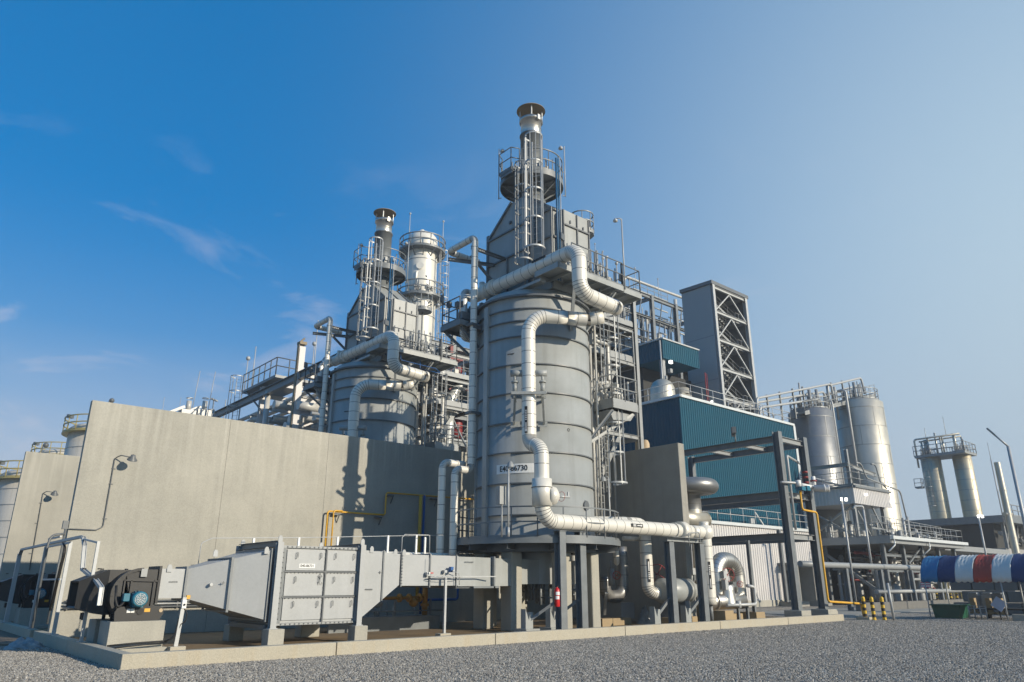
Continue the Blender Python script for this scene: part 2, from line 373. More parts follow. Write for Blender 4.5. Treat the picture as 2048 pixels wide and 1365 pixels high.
# loose crushed stone over the yard (uncountable): stones scattered by geometry nodes
def stone_mat():
    m=bpy.data.materials.new('crushed_stone'); m.use_nodes=True; N=m.node_tree.nodes; L=m.node_tree.links; b=N['Principled BSDF']; b.inputs['Roughness'].default_value=.85
    o=N.new('ShaderNodeObjectInfo'); r=N.new('ShaderNodeValToRGB'); e=r.color_ramp.elements
    e[0].position=0; e[0].color=(.12,.112,.10,1); e[1].position=1; e[1].color=(.52,.485,.43,1)
    x=e.new(.5); x.color=(.265,.247,.216,1); x=e.new(.88); x.color=(.375,.35,.305,1)
    L.new(o.outputs['Random'],r.inputs[0]); L.new(r.outputs[0],b.inputs['Base Color']); M['crushed_stone']=m
stone_mat()
def scatter(name,poly,density,rmin,rmax,seed):
    b=MB(); b.add([(x,y,.004) for x,y in poly],[tuple(range(len(poly)))]); o=b.build(name,'crushed_stone')
    ng=bpy.data.node_groups.new(name,'GeometryNodeTree'); ng.interface.new_socket('Geometry',in_out='INPUT',socket_type='NodeSocketGeometry'); ng.interface.new_socket('Geometry',in_out='OUTPUT',socket_type='NodeSocketGeometry')
    N=ng.nodes; L=ng.links; gi=N.new('NodeGroupInput'); go=N.new('NodeGroupOutput')
    d=N.new('GeometryNodeDistributePointsOnFaces'); d.inputs['Density'].default_value=density; d.inputs['Seed'].default_value=seed; L.new(gi.outputs[0],d.inputs['Mesh'])
    ic=N.new('GeometryNodeMeshIcoSphere'); ic.inputs['Subdivisions'].default_value=1; ic.inputs['Radius'].default_value=1
    sm=N.new('GeometryNodeSetMaterial'); sm.inputs['Material'].default_value=M['crushed_stone']; L.new(ic.outputs['Mesh'],sm.inputs['Geometry'])
    def rv(a,c,sd):
        n=N.new('FunctionNodeRandomValue'); n.data_type='FLOAT_VECTOR'; n.inputs[0].default_value=a; n.inputs[1].default_value=c; n.inputs['Seed'].default_value=sd; return n.outputs[0]
    ip=N.new('GeometryNodeInstanceOnPoints'); L.new(d.outputs['Points'],ip.inputs['Points']); L.new(sm.outputs[0],ip.inputs['Instance'])
    L.new(rv((0,0,0),(6.28,6.28,6.28),1+seed),ip.inputs['Rotation']); L.new(rv((rmin,)*3,(rmax,)*3,2+seed),ip.inputs['Scale'])
    L.new(ip.outputs[0],go.inputs[0]); md=o.modifiers.new('scatter','NODES'); md.node_group=ng
    return tag(o,kind='stuff')
scatter('gravel_stones',[(-5.0,11.5),(8,5.4),(17.8,1.6),(25,5.0),(21,17.03),(4.33,17.03),(4.33,25.5),(-1,25.5),(-4,18)],640,.010,.027,1)
scatter('gravel_stones',[(25,5.0),(46,10.2),(46,15.5),(39,16.9),(34.82,17.03),(21,17.03)],380,.013,.034,2)
# ================================================================ CONCRETE WALLS
def wall(y,x1,label):
    w=MB(); xj=[4.68,9.25,13.2,19.2,x1]
    for a,b in zip(xj[:-1],xj[1:]): w.box(a+.0025,b-.0025,y,y+.27,PZ,7.37)
    w.box(xj[0]+.02,x1-.02,y+.05,y+.22,PZ,7.34)
    o=w.build('concrete_wall','concrete',None,(4.68,y,PZ),bevel=.008); tag(o,label,'wall',None)
    return o
wall(26.6,25.5,'long tall sunlit concrete wall behind the black fan and grey duct')
wall(39.46,25.5,'shorter looking concrete wall at far left, with the steel frame in front')
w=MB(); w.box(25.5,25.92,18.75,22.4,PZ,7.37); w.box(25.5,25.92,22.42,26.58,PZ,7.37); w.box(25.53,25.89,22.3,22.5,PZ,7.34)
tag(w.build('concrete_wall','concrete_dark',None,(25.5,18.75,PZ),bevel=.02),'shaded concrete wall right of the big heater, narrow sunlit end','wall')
# ================================================================ WALL LAMPS
def wall_lamp(y,zb,zt,label,long):
    t=thing('wall_lamp',label,'lamp',(5.62,y,zt-.3),'wall lamps on bent conduits')
    c=MB()
    if long: c.pipe([(4.7,y-.04,3.25),(5.45,y-.04,3.25),(5.63,y-.04,3.36),(5.63,y-.04,zt),(5.75,y-.25,zt+.08),(6.02,y-.42,zt+.02)],.018,.12,8)
    else: c.pipe([(5.74,y-.04,zb),(5.66,y-.04,zt),(5.78,y-.25,zt+.08),(6.05,y-.42,zt+.02)],.018,.12,8)
    for z in ((3.6,4.7,5.2) if long else (2.9,4.2,5.1)): c.box(5.59,5.71,y-.03,y-.001,z,z+.03)
    c.build('conduit','dark_grey',t)
    a=MB(); a.lathe((0,0,0),[(.02,.14),(.07,.12),(.09,.04),(.15,-.02),(.16,-.05)],18)
    Mx=Matrix.Translation((6.05,y-.5,zt-.03))@Matrix.Rotation(R(28),4,'X'); a.v=[tuple(Mx@Vector(v)) for v in a.v]
    h=a.build('lamp_shade','dark_grey',t)
    b=MB(); b.lathe((0,0,0),[(.001,-.075),(.08,-.068),(.145,-.045)],18); b.v=[tuple(Mx@Vector(v)) for v in b.v]; b.build('lens','glass_lens',t)
    return t
wall_lamp(26.6,3.2,5.55,'bulkhead lamp on bent conduit on the large sunlit wall',True)
wall_lamp(39.46,2.2,5.55,'bulkhead lamp on bent conduit on the far left wall',False)
j=MB(); j.box(4.52,4.67,26.62,26.76,3.25,3.5); j.tube((4.6,26.6,3.25),(4.6,26.6,.5),.03,8); j.pipe([(4.6,26.55,3.1),(4.25,26.55,3.05),(4.2,26.5,2.75),(4.2,26.4,.4)],.035,.25,8)
tag(j.build('junction_box','dark_grey',None,(4.6,26.6,.4)),'small dark junction box with conduits on the big wall\'s left edge','junction box')
# low conduits along wall
cd=MB()
for i,z in enumerate((.93,1.02,1.12)): cd.tube((4.9,26.5,z),(9.6,26.5,z),.028,8,1 if i%2 else 0)
for x in (5,6.6,8.2,9.4): cd.box(x,x+.04,26.5,26.598,.88,1.18)
tag(cd.build('conduit_run',['dark_grey','galv'],None,(4.9,26.5,.9)),'three low horizontal conduits along the wall behind the fan','conduit')
# ================================================================ FAN
t=thing('blower_fan','black centrifugal fan with teal motor on concrete plinth in front','fan',(5.2,20.6,.8),'draught fans',again='black centrifugal fan in shadow behind the steel frame at far left')
cx,cz=5.33,1.36
arc=[(cx+(.60+.06*(i/14))*math.cos(R(250-i*11.5)),cz+(.57+.05*i/14)*math.sin(R(250-i*11.5))) for i in range(15)]
poly=arc+[(5.72,1.98),(5.72,.86),(4.95,.86)]
m=MB(); m.prism(poly,'y',20.2,20.75); 
m.prism([(x,z) for x,z in poly],'y',20.17,20.2)
m.box(4.72,5.72,20.75,21.75,.92,1.97)
m.build('casing','black_paint',t,bevel=.008)
r_=MB()
pr=arc
for a,b in zip(pr[:-1],pr[1:]): r_.bar((a[0],20.14,a[1]),(b[0],20.14,b[1]),.07,.035,0,(0,1,0))
for x in (4.95,5.1,5.62): r_.bar((x,20.145,1.12),(x,20.145,1.72),.035,.05)
r_.bar((4.95,20.145,1.72),(5.72,20.145,1.70),.05,.035); r_.box(5.70,5.76,20.12,21.1,1.17,2.06)
r_.build('stiffener','black_paint',t)
hd=MB()
A=[(4.72,20.75,.92),(4.72,21.75,.92),(4.72,21.75,1.97),(4.72,20.75,1.97)]; B=[(4.12,20.92,1.08),(4.12,21.9,1.08),(4.12,21.9,1.70),(4.12,20.92,1.70)]
hd.frust(A,B,0,False); C2=[(4.16,20.96,1.12),(4.16,21.86,1.12),(4.16,21.86,1.66),(4.16,20.96,1.66)]
hd.add(B+C2,[(i,(i+1)%4,4+(i+1)%4,4+i) for i in range(4)]); hd.add([(4.5,20.95,1.1),(4.5,21.9,1.1),(4.5,21.9,1.68),(4.5,20.95,1.68)],[(0,1,2,3)],1)
hd.build('inlet_hood',['black_paint','black'],t)
lg=MB()
for x,y in ((4.8,20.3),(4.85,21.3),(5.6,20.3),(5.6,21.6),(4.4,21.3),(4.45,21.75)): lg.box(x,x+.07,y,y+.07,.79,.95)
lg.build('foot','black_paint',t)
sk=MB(); sk.prism([(4.82,.8),(5.82,.8),(5.90,.95),(5.88,1.08),(5.80,1.12),(4.86,1.12),(4.80,1.0)],'y',20.0,20.06); sk.box(4.82,5.82,19.98,20.5,.79,.81)
s_=sk.build('base_frame','black_paint',t)
h=MB(); h.rings([(Vector((5.36,19.985,1.0)),Vector((0,1,0)),.075),(Vector((5.36,19.999,1.0)),Vector((0,1,0)),.075)],16,0)
h.rings([(Vector((5.83,19.985,1.02)),Vector((0,1,0)),.045),(Vector((5.83,19.999,1.02)),Vector((0,1,0)),.045)],16,1)
h.build('lifting_hole',['black','beige'],s_)
pl=MB(); pl.box(5.06,5.14,19.99,19.998,.98,1.07,0); pl.box(5.15,5.23,19.99,19.998,.98,1.07,1); pl.box(5.45,5.58,19.99,19.998,.99,1.07,2); pl.build('nameplate',['white','white','yellow_paint'],s_)
mo=MB(); Y=Vector((0,1,0))
mo.rings([(Vector((5.25,y,1.29)),Y,r) for y,r in ((20.15,.17),(19.95,.17),(19.93,.175),(19.72,.175),(19.70,.15))],24)
for i in range(16):
    a=R(i*22.5); d=Vector((math.cos(a),0,math.sin(a))); mo.bar(Vector((5.25,19.95,1.29))+d*.17,Vector((5.25,20.13,1.29))+d*.17,.012,.04,0,d)
mo.box(5.13,5.37,19.85,20.12,1.10,1.16)
mm=mo.build('motor','motor_blue',t)
gr=MB()
for rr in (.05,.085,.12): 
    for i in range(20): a,b=R(i*18),R(i*18+18); gr.tube((5.25+rr*math.cos(a),19.69,1.29+rr*math.sin(a)),(5.25+rr*math.cos(b),19.69,1.29+rr*math.sin(b)),.007,5)
for i in range(8): a=R(i*45+12); gr.tube((5.25,19.69,1.29),(5.25+.14*math.cos(a),19.69,1.29+.14*math.sin(a)),.006,5)
gr.build('fan_grille','pale_jacket',mm)
tb=MB(); tb.box(4.9,5.04,19.82,20.0,1.24,1.42); tb.build('terminal_box','motor_blue',mm,bevel=.01)
sh=MB(); sh.box(5.28,5.42,20.10,20.13,1.80,1.99); sh.build('access_plate','galv_dull',t)
ey=MB()
for x,y in ((4.6,21.3),(4.75,21.7),(5.3,21.6),(4.3,21.5)): ey.ann((x,y,1.98),.02,.045,0,.03,10)
ey.build('lifting_eye','black_paint',t)
cb=MB(); cb.pipe([(4.72,19.9,1.6),(4.74,19.85,1.28),(4.8,19.8,1.1),(4.9,19.85,1.18),(4.96,19.9,1.26)],.03,.12,8); tag(cb.build('power_cable','black',t))
# plinths
def block(x0,x1,y0,y1,z1,label,group,mt='concrete',bev=.015,slab=None,again=None,name='concrete_plinth',z0=PZ,cat='plinth'):
    b=MB(); b.box(x0,x1,y0,y1,z0,z1)
    if slab: b.box(x0-slab,x1+slab,y0-slab,y1+slab,z0-.01,z0+.09)
    return tag(b.build(name,mt,None,((x0+x1)/2,(y0+y1)/2,z0),bevel=bev),label,cat,group,None,again)
block(4.72,5.96,19.92,20.85,.79,'square concrete plinth under the black fan, front block','fan plinths',slab=.1,again='dark concrete plinth under the fan at far left')
block(4.72,5.9,21.25,22.0,.79,'dark rear concrete plinth behind the black fan\'s front block','fan plinths')
cb=MB(); cb.pipe([(4.7,19.75,.28),(5.3,19.8,.31),(6.0,19.76,.33),(6.15,19.72,.42),(6.2,19.7,.85)],.022,.2,6); cb.pipe([(4.7,19.7,.22),(5.3,19.74,.26),(6.0,19.72,.3)],.018,.2,6)
tag(cb.build('power_cable','black',None,(5.3,19.8,.22)),'black cables lying along the foot of the fan plinth','cable')
# ================================================================ CABLE TRAY FRAME (left edge)
t=thing('cable_tray_frame','galvanised cable tray frame bending from left wall down to the fan','cable tray',(4.45,26,.3))
a=MB(); tr=[(4.45,33.4,1.9),(4.45,33.4,2.62),(4.45,33.1,2.84),(4.45,23.35,2.86),(4.45,23.0,2.82),(4.45,22.7,2.6),(4.45,22.45,2.0),(4.45,22.3,1.98),(4.45,20.75,1.72),(4.5,20.3,1.55),(4.5,20.25,1.15)]
for q1,q2 in zip(tr[:-1],tr[1:]): 
    a.bar(q1,q2,.09,.016,0,(1,0,0) if abs(Vector(q2).z-Vector(q1).z)<.05 else (0,0,1))
    for s_ in (-.045,.045): a.bar(Vector(q1)+Vector((s_,0,0)),Vector(q2)+Vector((s_,0,0)),.014,.07,0)
a.build('tray','galv',t)
def leg(x,y,z1,parent,ch=.06,nm='leg',mt='galv',z0=.3): 
    b=MB(); b.bar((x,y,z0),(x,y,z1),ch,ch); b.bar((x,y,z0),(x,y,z0+.02),ch*2.4,ch*2.4); return b.build(nm,mt,parent)
leg(4.45,33.4,2.7,t,.13,z0=.3); leg(4.45,28.3,2.78,t,.09); leg(4.45,24.6,2.78,t,.09); leg(4.45,21.2,2.66,t,.07)
b=MB(); b.bar((4.45,28.3,2.76),(4.45,24.6,2.76),.05,.06); b.bar((4.45,28.2,1.76),(4.45,25.0,1.76),.05,.05); b.bar((4.45,21.2,2.62),(4.45,22.9,2.78),.045,.045); b.bar((4.45,28.1,3.0),(4.45,26.2,3.0),.05,.05); b.build('crossbar','galv',t)
c=MB()
for i in range(3): c.pipe([(4.40+i*.04,25.4+i*.12,2.78),(4.4+i*.04,25.0+i*.1,2.6),(4.4+i*.04,25.15+i*.1,2.2),(4.4+i*.04,25.5+i*.1,.9)],.02,.2,6)
c.build('cable','black',t)
sw=MB(); sw.bx((6.26,19.7,1.16),(.11,.1,.2)); 
t=thing('control_post','grey post with white push button box beside the fan plinth','control post',(6.2,19.7,.2))
b=MB(); b.bar((6.2,19.7,.2),(6.26,19.7,1.32),.09,.05); b.build('post','galv',t); sw.build('button_box','white',t,bevel=.008)
b=MB(); b.ball((6.26,19.63,1.15),.025,8); b.build('push_button','black',t)
b=MB(); b.pipe([(6.28,19.68,1.05),(6.36,19.66,.95),(6.34,19.66,.75),(6.24,19.68,.7),(6.2,19.7,.45),(5.95,19.72,.33)],.014,.08,6); b.build('cable','black',t)
block(6.05,6.42,19.6,19.85,.2,'small footing under the grey control post','small footings','kerb_concrete',name='concrete_footing',cat='footing')
b=MB(); b.bx((6.42,19.95,1.32),(.09,.07,.09)); b.bx((6.37,19.98,1.24),(.2,.05,.05),0,1); tag(b.build('limit_switch',['yellow_paint','dark_grey'],None,(6.4,19.95,1.25)),'small yellow switch on bracket beside fan outlet duct','switch')
# tarp heap on the ground at left corner
def heap(name,label,cat,c,rx,ry,h,mt,seed,n=26):
    r2=random.Random(seed); b=MB(); vs=[];fs=[]
    for j in range(9):
        for i in range(n):
            a=2*math.pi*i/n; f=1-j/9
            rr=f**.6*(1+.22*math.sin(3*a+seed)+.12*math.sin(7*a+j)+r2.uniform(-.07,.07))
            vs.append((c[0]+rx*rr*math.cos(a),c[1]+ry*rr*math.sin(a),c[2]+h*(j/8)**.8*(1+.3*math.sin(2*a+seed))*(.8+r2.uniform(-.12,.12))))
    for j in range(8):
        for i in range(n): fs.append((j*n+i,j*n+(i+1)%n,(j+1)*n+(i+1)%n,(j+1)*n+i))
    fs.append(tuple(8*n+i for i in range(n))); b.add(vs,fs,0,True)
    return tag(b.build(name,mt,None,c),label,cat)
heap('tarpaulin','crumpled white and blue tarpaulin dumped on gravel by the kerb corner','tarpaulin',(3.72,24.25,.0),.42,.42,.27,'tarp',3)
# ================================================================ DUCT TRAIN
t=thing('air_duct','long light grey air duct train running from fan to heater base','duct',(10,20.6,.54))
def bolts(b,p,q,n,o,m=1,sz=.022):
    p=Vector(p);q=Vector(q)
    for i in range(n):
        c=p+(q-p)*((i+.5)/n); b.bx(c+Vector(o),(sz,sz,sz),0,m)
d=MB(); d.box(5.76,6.36,20.2,21.0,1.29,2.0); o=d.build('outlet_duct','duct_grey',t,bevel=.006)
fl=MB()
def fr(x,y0,y1,z0,z1,w=.05,th=.04,m=0):
    fl.box(x-th/2,x+th/2,y0-w,y0,z0-w,z1+w,m); fl.box(x-th/2,x+th/2,y1,y1+w,z0-w,z1+w,m); fl.box(x-th/2,x+th/2,y0,y1,z0-w,z0,m); fl.box(x-th/2,x+th/2,y0,y1,z1,z1+w,m)
fr(6.38,20.2,21.0,1.29,2.0,.06,.05)
fr(7.36,19.77,21.52,.98,2.26,.035,.06)
d=MB(); d.frust([(6.41,20.2,1.29),(6.41,21.0,1.29),(6.41,21.0,2.0),(6.41,20.2,2.0)],[(8.22,19.46,.76),(8.22,21.9,.76),(8.22,21.9,2.48),(8.22,19.46,2.48)],0,False)
d.box(8.22,8.25,19.46,21.9,.76,2.48)
o=d.build('diffuser','duct_grey',t)
nb=MB(); nb.rings([(Vector((6.93,19.93,1.62)),Vector((0,-1,0)),.04),(Vector((6.93,19.86,1.62)),Vector((0,-1,0)),.04)],10); nb.build('test_nozzle','galv',o)
fr(8.27,19.46,21.9,.76,2.48,.06,.05)
# heater box
bx=MB(); bx.box(8.50,10.97,19.42,22.0,.66,2.58)
ob=bx.build('preheater_box','duct_grey',t)
pn=MB()
xr=[(8.68,9.79),(9.87,10.80)]; zr=[(.72,1.27),(1.33,1.92),(1.98,2.52)]
for a,b in xr:
    for c,e in zr: pn.box(a,b,19.385,19.418,c,e)
pn.build('front_panel','duct_grey',ob,bevel=.004)
rb=MB()
for z in (1.30,1.95): rb.box(8.62,10.83,19.345,19.384,z-.018,z+.018,1); bolts(rb,(8.68,19.37,z-.03),(10.8,19.37,z-.03),20,(0,0,0))
for x in (9.83,): rb.box(x-.018,x+.018,19.34,19.384,.66,2.56,1); bolts(rb,(x-.03,19.37,.7),(x-.03,19.37,2.5),16,(0,0,0))
rb.box(8.52,10.88,19.36,19.419,2.56,2.62,0); bolts(rb,(8.6,19.355,2.59),(10.8,19.355,2.59),17,(0,0,0),1,.03)
rb.box(8.52,10.88,19.36,19.419,.60,.655,0); bolts(rb,(8.6,19.355,.63),(10.8,19.355,.63),17,(0,0,0),1,.03)
rb.box(8.54,8.64,19.36,19.419,.66,2.56,2); bolts(rb,(8.57,19.35,.7),(8.57,19.35,2.5),14,(0,0,0))
rb.build('flange_rib',['galv_dull','dark_grey','steel_grey'],ob)
for a,b in xr:
    for c,e in zr:
        for f in (.24,.87):
            x=a+(b-a)*f; zc=(c+e)/2+.12; h=MB(); h.pipe([(x-.012,19.38,zc-.09),(x-.012,19.34,zc-.09),(x-.012,19.34,zc+.06),(x+.02,19.345,zc+.09),(x+.035,19.345,zc+.04),(x+.03,19.345,zc-.06)],.007,.03,5); h.build('handle','dark_grey',ob)
sg=MB(); sg.box(9.05,9.51,19.378,19.384,2.045,2.155)
so=sg.build('sign_plate','white',ob)
vs,fs=text_mesh('E40-86731',.092,.0022); b=MB(); b.add([(9.28+v.x,19.375,2.10+v.y) for v in vs],fs); b.build('lettering','black',so)
mk=MB(); 
for i in range(16): a,b=R(i*22.5),R(i*22.5+22.5); mk.bar((9.68+.05*math.cos(a),19.378,1.83+.05*math.sin(a)),(9.68+.05*math.cos(b),19.378,1.83+.05*math.sin(b)),.009,.009)
mk.bar((9.68,19.378,1.75),(9.68,19.378,1.91),.009,.009); mk.bar((9.6,19.378,1.83),(9.76,19.378,1.83),.009,.009)
for i,x in enumerate((9.64,9.68,9.73)): mk.bar((x,19.378,1.60),(x+.012*(i-1),19.378,1.68),.01,.01)
mk.build('balance_mark','dark_grey',ob)
for px,sgn in ((8.33,1),(10.82,1)):
    for y in (19.22,22.02):
        b=MB(); b.ib((px+.08,y+.09,.54),(px+.08,y+.09,2.70),.16,.17,.014,0,(0,1,0)); b.box(px,px+.16,y,y+.012,.54,2.7); b.box(px-.03,px+.19,y-.03,y+.2,.53,.55); b.build('corner_post','duct_grey',t)
b=MB()
for px in (8.33,10.82): b.ib((px+.08,19.4,2.66),(px+.08,22.02,2.66),.16,.16,.014); b.ib((px+.08,19.4,.62),(px+.08,22.02,.62),.14,.12,.014)
b.box(8.27,8.35,19.5,21.9,.5,.62); b.build('tie_beam','steel_grey',t)
b=MB()
for x,y,z in ((8.41,19.3,2.75),(8.41,21.9,2.75),(10.9,19.3,2.75),(10.9,21.9,2.75),(11.3,19.45,2.56),(12.15,19.5,2.5),(12.45,19.5,2.5),(8.12,19.44,2.45),(7.3,20.9,2.4),(5.95,20.18,1.98)):
    b.prism([(x-.06,z-.06),(x+.06,z-.06),(x+.06,z+.06),(x+.03,z+.12),(x-.03,z+.12),(x-.06,z+.06)],'y',y-.012,y+.012)
b.build('lifting_lug','duct_grey',t)
# reducer after the box
d=MB(); y0,y1=19.45,21.9
A=[(11.0,y0,.66),(11.0,y1,.66),(11.0,y1,2.57),(11.0,y0,2.57)]; Bq=[(12.32,19.5,1.60),(12.32,21.5,1.60),(12.32,21.5,2.49),(12.32,19.5,2.49)]
d.frust(A,Bq,0,False); d.build('reducer','duct_grey',t)
fl.box(11.70,11.745,19.44,19.48,1.17,2.58)
fl.box(10.97,11.03,y0-.03,y1+.03,.62,.68); fl.box(10.97,11.03,y0-.03,y1+.03,2.56,2.62)
fr(12.36,19.5,21.5,1.6,2.49,.05,.04); bolts(fl,(12.37,19.44,1.6),(12.37,19.44,2.48),10,(0,0,0),1,.03)
d=MB(); d.box(12.34,14.5,19.5,21.5,1.58,2.48); ob2=d.build('straight_duct','duct_grey',t)
fr(13.40,19.5,21.5,1.58,2.48,.05,.04); fr(14.42,19.5,21.5,1.58,2.48,.04,.03)
fl.build('duct_flange',['steel_grey','dark_grey'],t)
mk=MB()
def dashes(x,y,z,w,h=.045,n=9):
    r2=random.Random(int(x*100)); mk.cuts.append((len(mk.v),len(mk.f))); mk.dep=1
    for i in range(n): a=x+w*i/n; mk.box(a,a+w/n*r2.uniform(.5,.85),y-.004,y,z,z+h*r2.uniform(.75,1))
    mk.dep=0
dashes(5.98,20.2,1.66,.22); dashes(11.15,19.449,1.46,.26); dashes(14.75,19.47,2.28,.36)
for x,z in ((7.2,1.66),(11.62,1.95)): mk.bar((x,19.79 if x<9 else 19.455,z-.04),(x,19.79 if x<9 else 19.455,z+.04),.008,.02); mk.bar((x-.04,19.79 if x<9 else 19.455,z),(x+.04,19.79 if x<9 else 19.455,z),.008,.02)
mk.build('stencil_mark','dark_grey',t,each=True)
d=MB(); d.prism([(14.5,19.5),(15.2,19.5),(16.6,19.9),(17.4,20.0),(17.4,22),(16.6,22.1),(15.2,21.5),(14.5,21.5)],'z',1.56,2.46); d.box(16.3,20.6,20.0,22,1.62,2.45); d.build('windbox_inlet','heater_grey',t)
b=MB(); b.box(15.1,15.9,19.44,19.5,1.5,1.56); b.box(14.5,16.3,19.6,21.4,1.5,1.56)
for x in (16.1,): b.box(x-.03,x+.03,19.6,19.8,1.5,2.5)
b.build('bottom_flange','steel_grey',t)
# valve and gauge on duct
b=MB(); b.bx((13.28,19.42,1.92),(.12,.14,.1)); b.tube((13.28,19.5,1.92),(13.28,19.3,1.95),.03,8); b.pipe([(13.28,19.36,1.95),(13.28,19.36,2.4)],.008,.03,5); b.bx((13.42,19.42,1.95),(.14,.03,.03),0,1)
b.build('sensor_valve',['galv','red'],t)
b=MB(); b.rings([(Vector((14.12,19.3,2.02)),Vector((0,-1,0)),.03),(Vector((14.12,19.2,2.02)),Vector((0,-1,0)),.03)],8,0); b.bx((14.12,19.35,2.06),(.1,.12,.16),0,1); b.pipe([(14.2,19.3,2.0),(14.4,19.3,1.95),(14.42,19.3,1.6)],.012,.06,5); b.bx((13.92,19.42,2.0),(.1,.14,.08),0,0); b.build('pressure_sensor',['galv','blue_paint'],t,each=True)
# pedestals of the duct
for x0,x1,y0,y1,l in ((8.25,8.68,19.1,19.5,'sunlit concrete pedestal under the preheater box, front left'),(10.72,11.12,19.1,19.5,'sunlit concrete pedestal under the preheater box, front right'),(8.3,8.72,21.9,22.35,'shaded concrete pedestal under the preheater box, rear left'),(10.5,11.1,21.95,22.4,'shaded concrete pedestal under the preheater box, rear right'),(9.4,9.8,21.9,22.3,'low dark block beneath the middle of the preheater box')):
    block(x0,x1,y0,y1,.53,l,'pedestals under the preheater box','warm_concrete' if 0 else 'concrete',name='concrete_pedestal',cat='pedestal')
# white lagged pipe and rail behind the duct top
b=MB(); b.pipe([(11.3,22.2,2.50),(17.2,22.2,2.50)],.18,None,14,.55); tag(b.build('lagged_pipe',['white_jacket','seam'],None,(11.3,22.2,2.3)),'white lagged horizontal pipe lying behind the top of the grey duct','pipe')
t=thing('tube_rail','thin horizontal tube on short white stanchions above the grey duct','tube rail',(11,21.6,2.5))
b=MB(); b.pipe([(7.1,21.6,2.1),(7.12,21.6,2.72),(7.4,21.6,2.86),(10,21.6,2.97),(13.1,21.6,3.14),(15.4,21.6,3.26)],.012,.1,6); b.pipe([(13.5,21.3,2.5),(13.5,21.3,3.1),(13.6,21.3,3.2),(14.6,21.3,3.22),(14.62,21.3,2.5)],.012,.08,6); b.build('tube','galv',t)
for x,z in ((8.6,2.9),(10.0,2.98),(11.3,3.05),(13.14,3.16),(14.26,3.22),(14.62,3.16)):
    b=MB(); b.bar((x,21.6,2.48),(x,21.6,z),.06,.05); b.build('stanchion','white',t)
b=MB(); b.bar((6.95,21.7,2.12),(7.9,21.7,2.1),.03,.04); tag(b.build('bracket_arm','dark_grey',None,(7.4,21.7,2.1)),'short dark bracket arm beside the diffuser duct','bracket')
# thin post stands
t=thing('sensor_stand','thin white post with wire ring on small footing in front of duct','stand',(13.88,19.3,PZ))
b=MB(); b.bar((13.88,19.3,.2),(13.88,19.3,1.82),.07,.07); b.build('post','galv',t)
b=MB(); 
for i in range(18): a,c=R(i*20),R(i*20+20); b.tube((13.88+.6*math.cos(a),19.25+.16*math.sin(a),1.84),(13.88+.6*math.cos(c),19.25+.16*math.sin(c),1.84),.009,5)
b.bar((13.3,19.3,1.84),(15.9,19.3,1.86),.03,.03); b.build('wire_ring','galv',t)
block(13.66,14.06,19.18,19.46,.21,'small footing under the thin white stand','small footings','kerb_concrete',name='concrete_footing',cat='footing')
# yellow pipes on the wall
t=thing('gas_pipe','yellow gas pipe stepping up along the shaded concrete wall','pipe',(15.8,26.4,3))
b=MB(); b.pipe([(13.3,26.4,2.2),(13.3,26.4,4.3),(15.86,26.4,4.3),(15.86,26.4,5.2),(20.6,26.4,5.25)],.035,.1,8); b.pipe([(13.52,26.34,2.2),(13.52,26.34,4.33),(13.9,26.34,4.33)],.03,.1,8); b.pipe([(17.5,26.3,5.2),(17.5,26.3,.9)],.07,.1,10); b.build('pipe_run','yellow_paint',t)
b=MB()
for x,z in ((13.7,4.2),(15.6,4.2),(16.1,5.1),(18.3,5.12)): b.bx((x,26.5,z),(.3,.18,.05)); b.bar((x+.1,26.58,z-.3),(x+.1,26.38,z),.03,.03)
b.build('pipe_bracket','dark_grey',t)
b=MB(); b.pipe([(17.72,26.35,5.22),(17.72,26.35,.3)],.05,.1,8); b.pipe([(17.72,26.3,1.0),(19.5,26.2,1.0),(19.5,26.2,1.6)],.05,.12,8); tag(b.build('water_pipe','blue_paint',None,(17.7,26.3,.3)),'blue pipe running down the shaded wall behind the heater','pipe')
# burner gas train below the duct
t=thing('burner_gas_train','orange gas valve train on a skid beneath the grey duct','valve train',(14.5,23.6,.3))
b=MB(); b.tube((12.9,23.5,1.15),(16.0,23.5,1.15),.06,10)
for x in (13.0,13.25,14.9,15.3,15.75): b.tube((x-.04,23.5,1.15),(x+.04,23.5,1.15),.15,12)
b.tube((16,23.5,.5),(16,23.5,2.3),.1,10)
for z in (.9,1.55,1.75): b.tube((16,23.5,z-.05),(16,23.5,z+.05),.16,12)
b.ball((15.5,23.5,1.0),.17,10); b.build('gas_line','orange_pipe',t)
b=MB(); b.bx((13.9,23.5,1.45),(.3,.25,.3)); b.bx((14.4,23.5,1.5),(.22,.22,.28)); b.tube((13.9,23.5,1.5),(13.9,23.2,1.5),.1,10); b.build('actuator','blue_paint',t)
b=MB(); b.lathe((14.0,23.5,.95),[(.001,-.12),(.14,-.08),(.2,0),(.2,.05)],14); b.build('regulator','galv_dull',t)
b=MB(); b.box(12.0,16.4,23.1,24.3,.35,.55); b.box(12.0,16.4,23.1,23.2,.1,.35)
for x in (12.2,13.2,14.6,16.1): b.bar((x,23.3,.5),(x,23.3,1.1),.07,.07)
b.tube((12,23.1,.75),(16.6,23.1,.72),.025,6); b.build('skid','steel_grey',t)
b=MB()
for i in range(14): x=rnd.uniform(12.2,15.8); b.tube((x,23.9+rnd.uniform(-.3,.3),.5),(x+rnd.uniform(-.1,.1),23.9,rnd.uniform(.8,1.5)),.03,6)
b.build('instrument_tube','galv_dull',t)
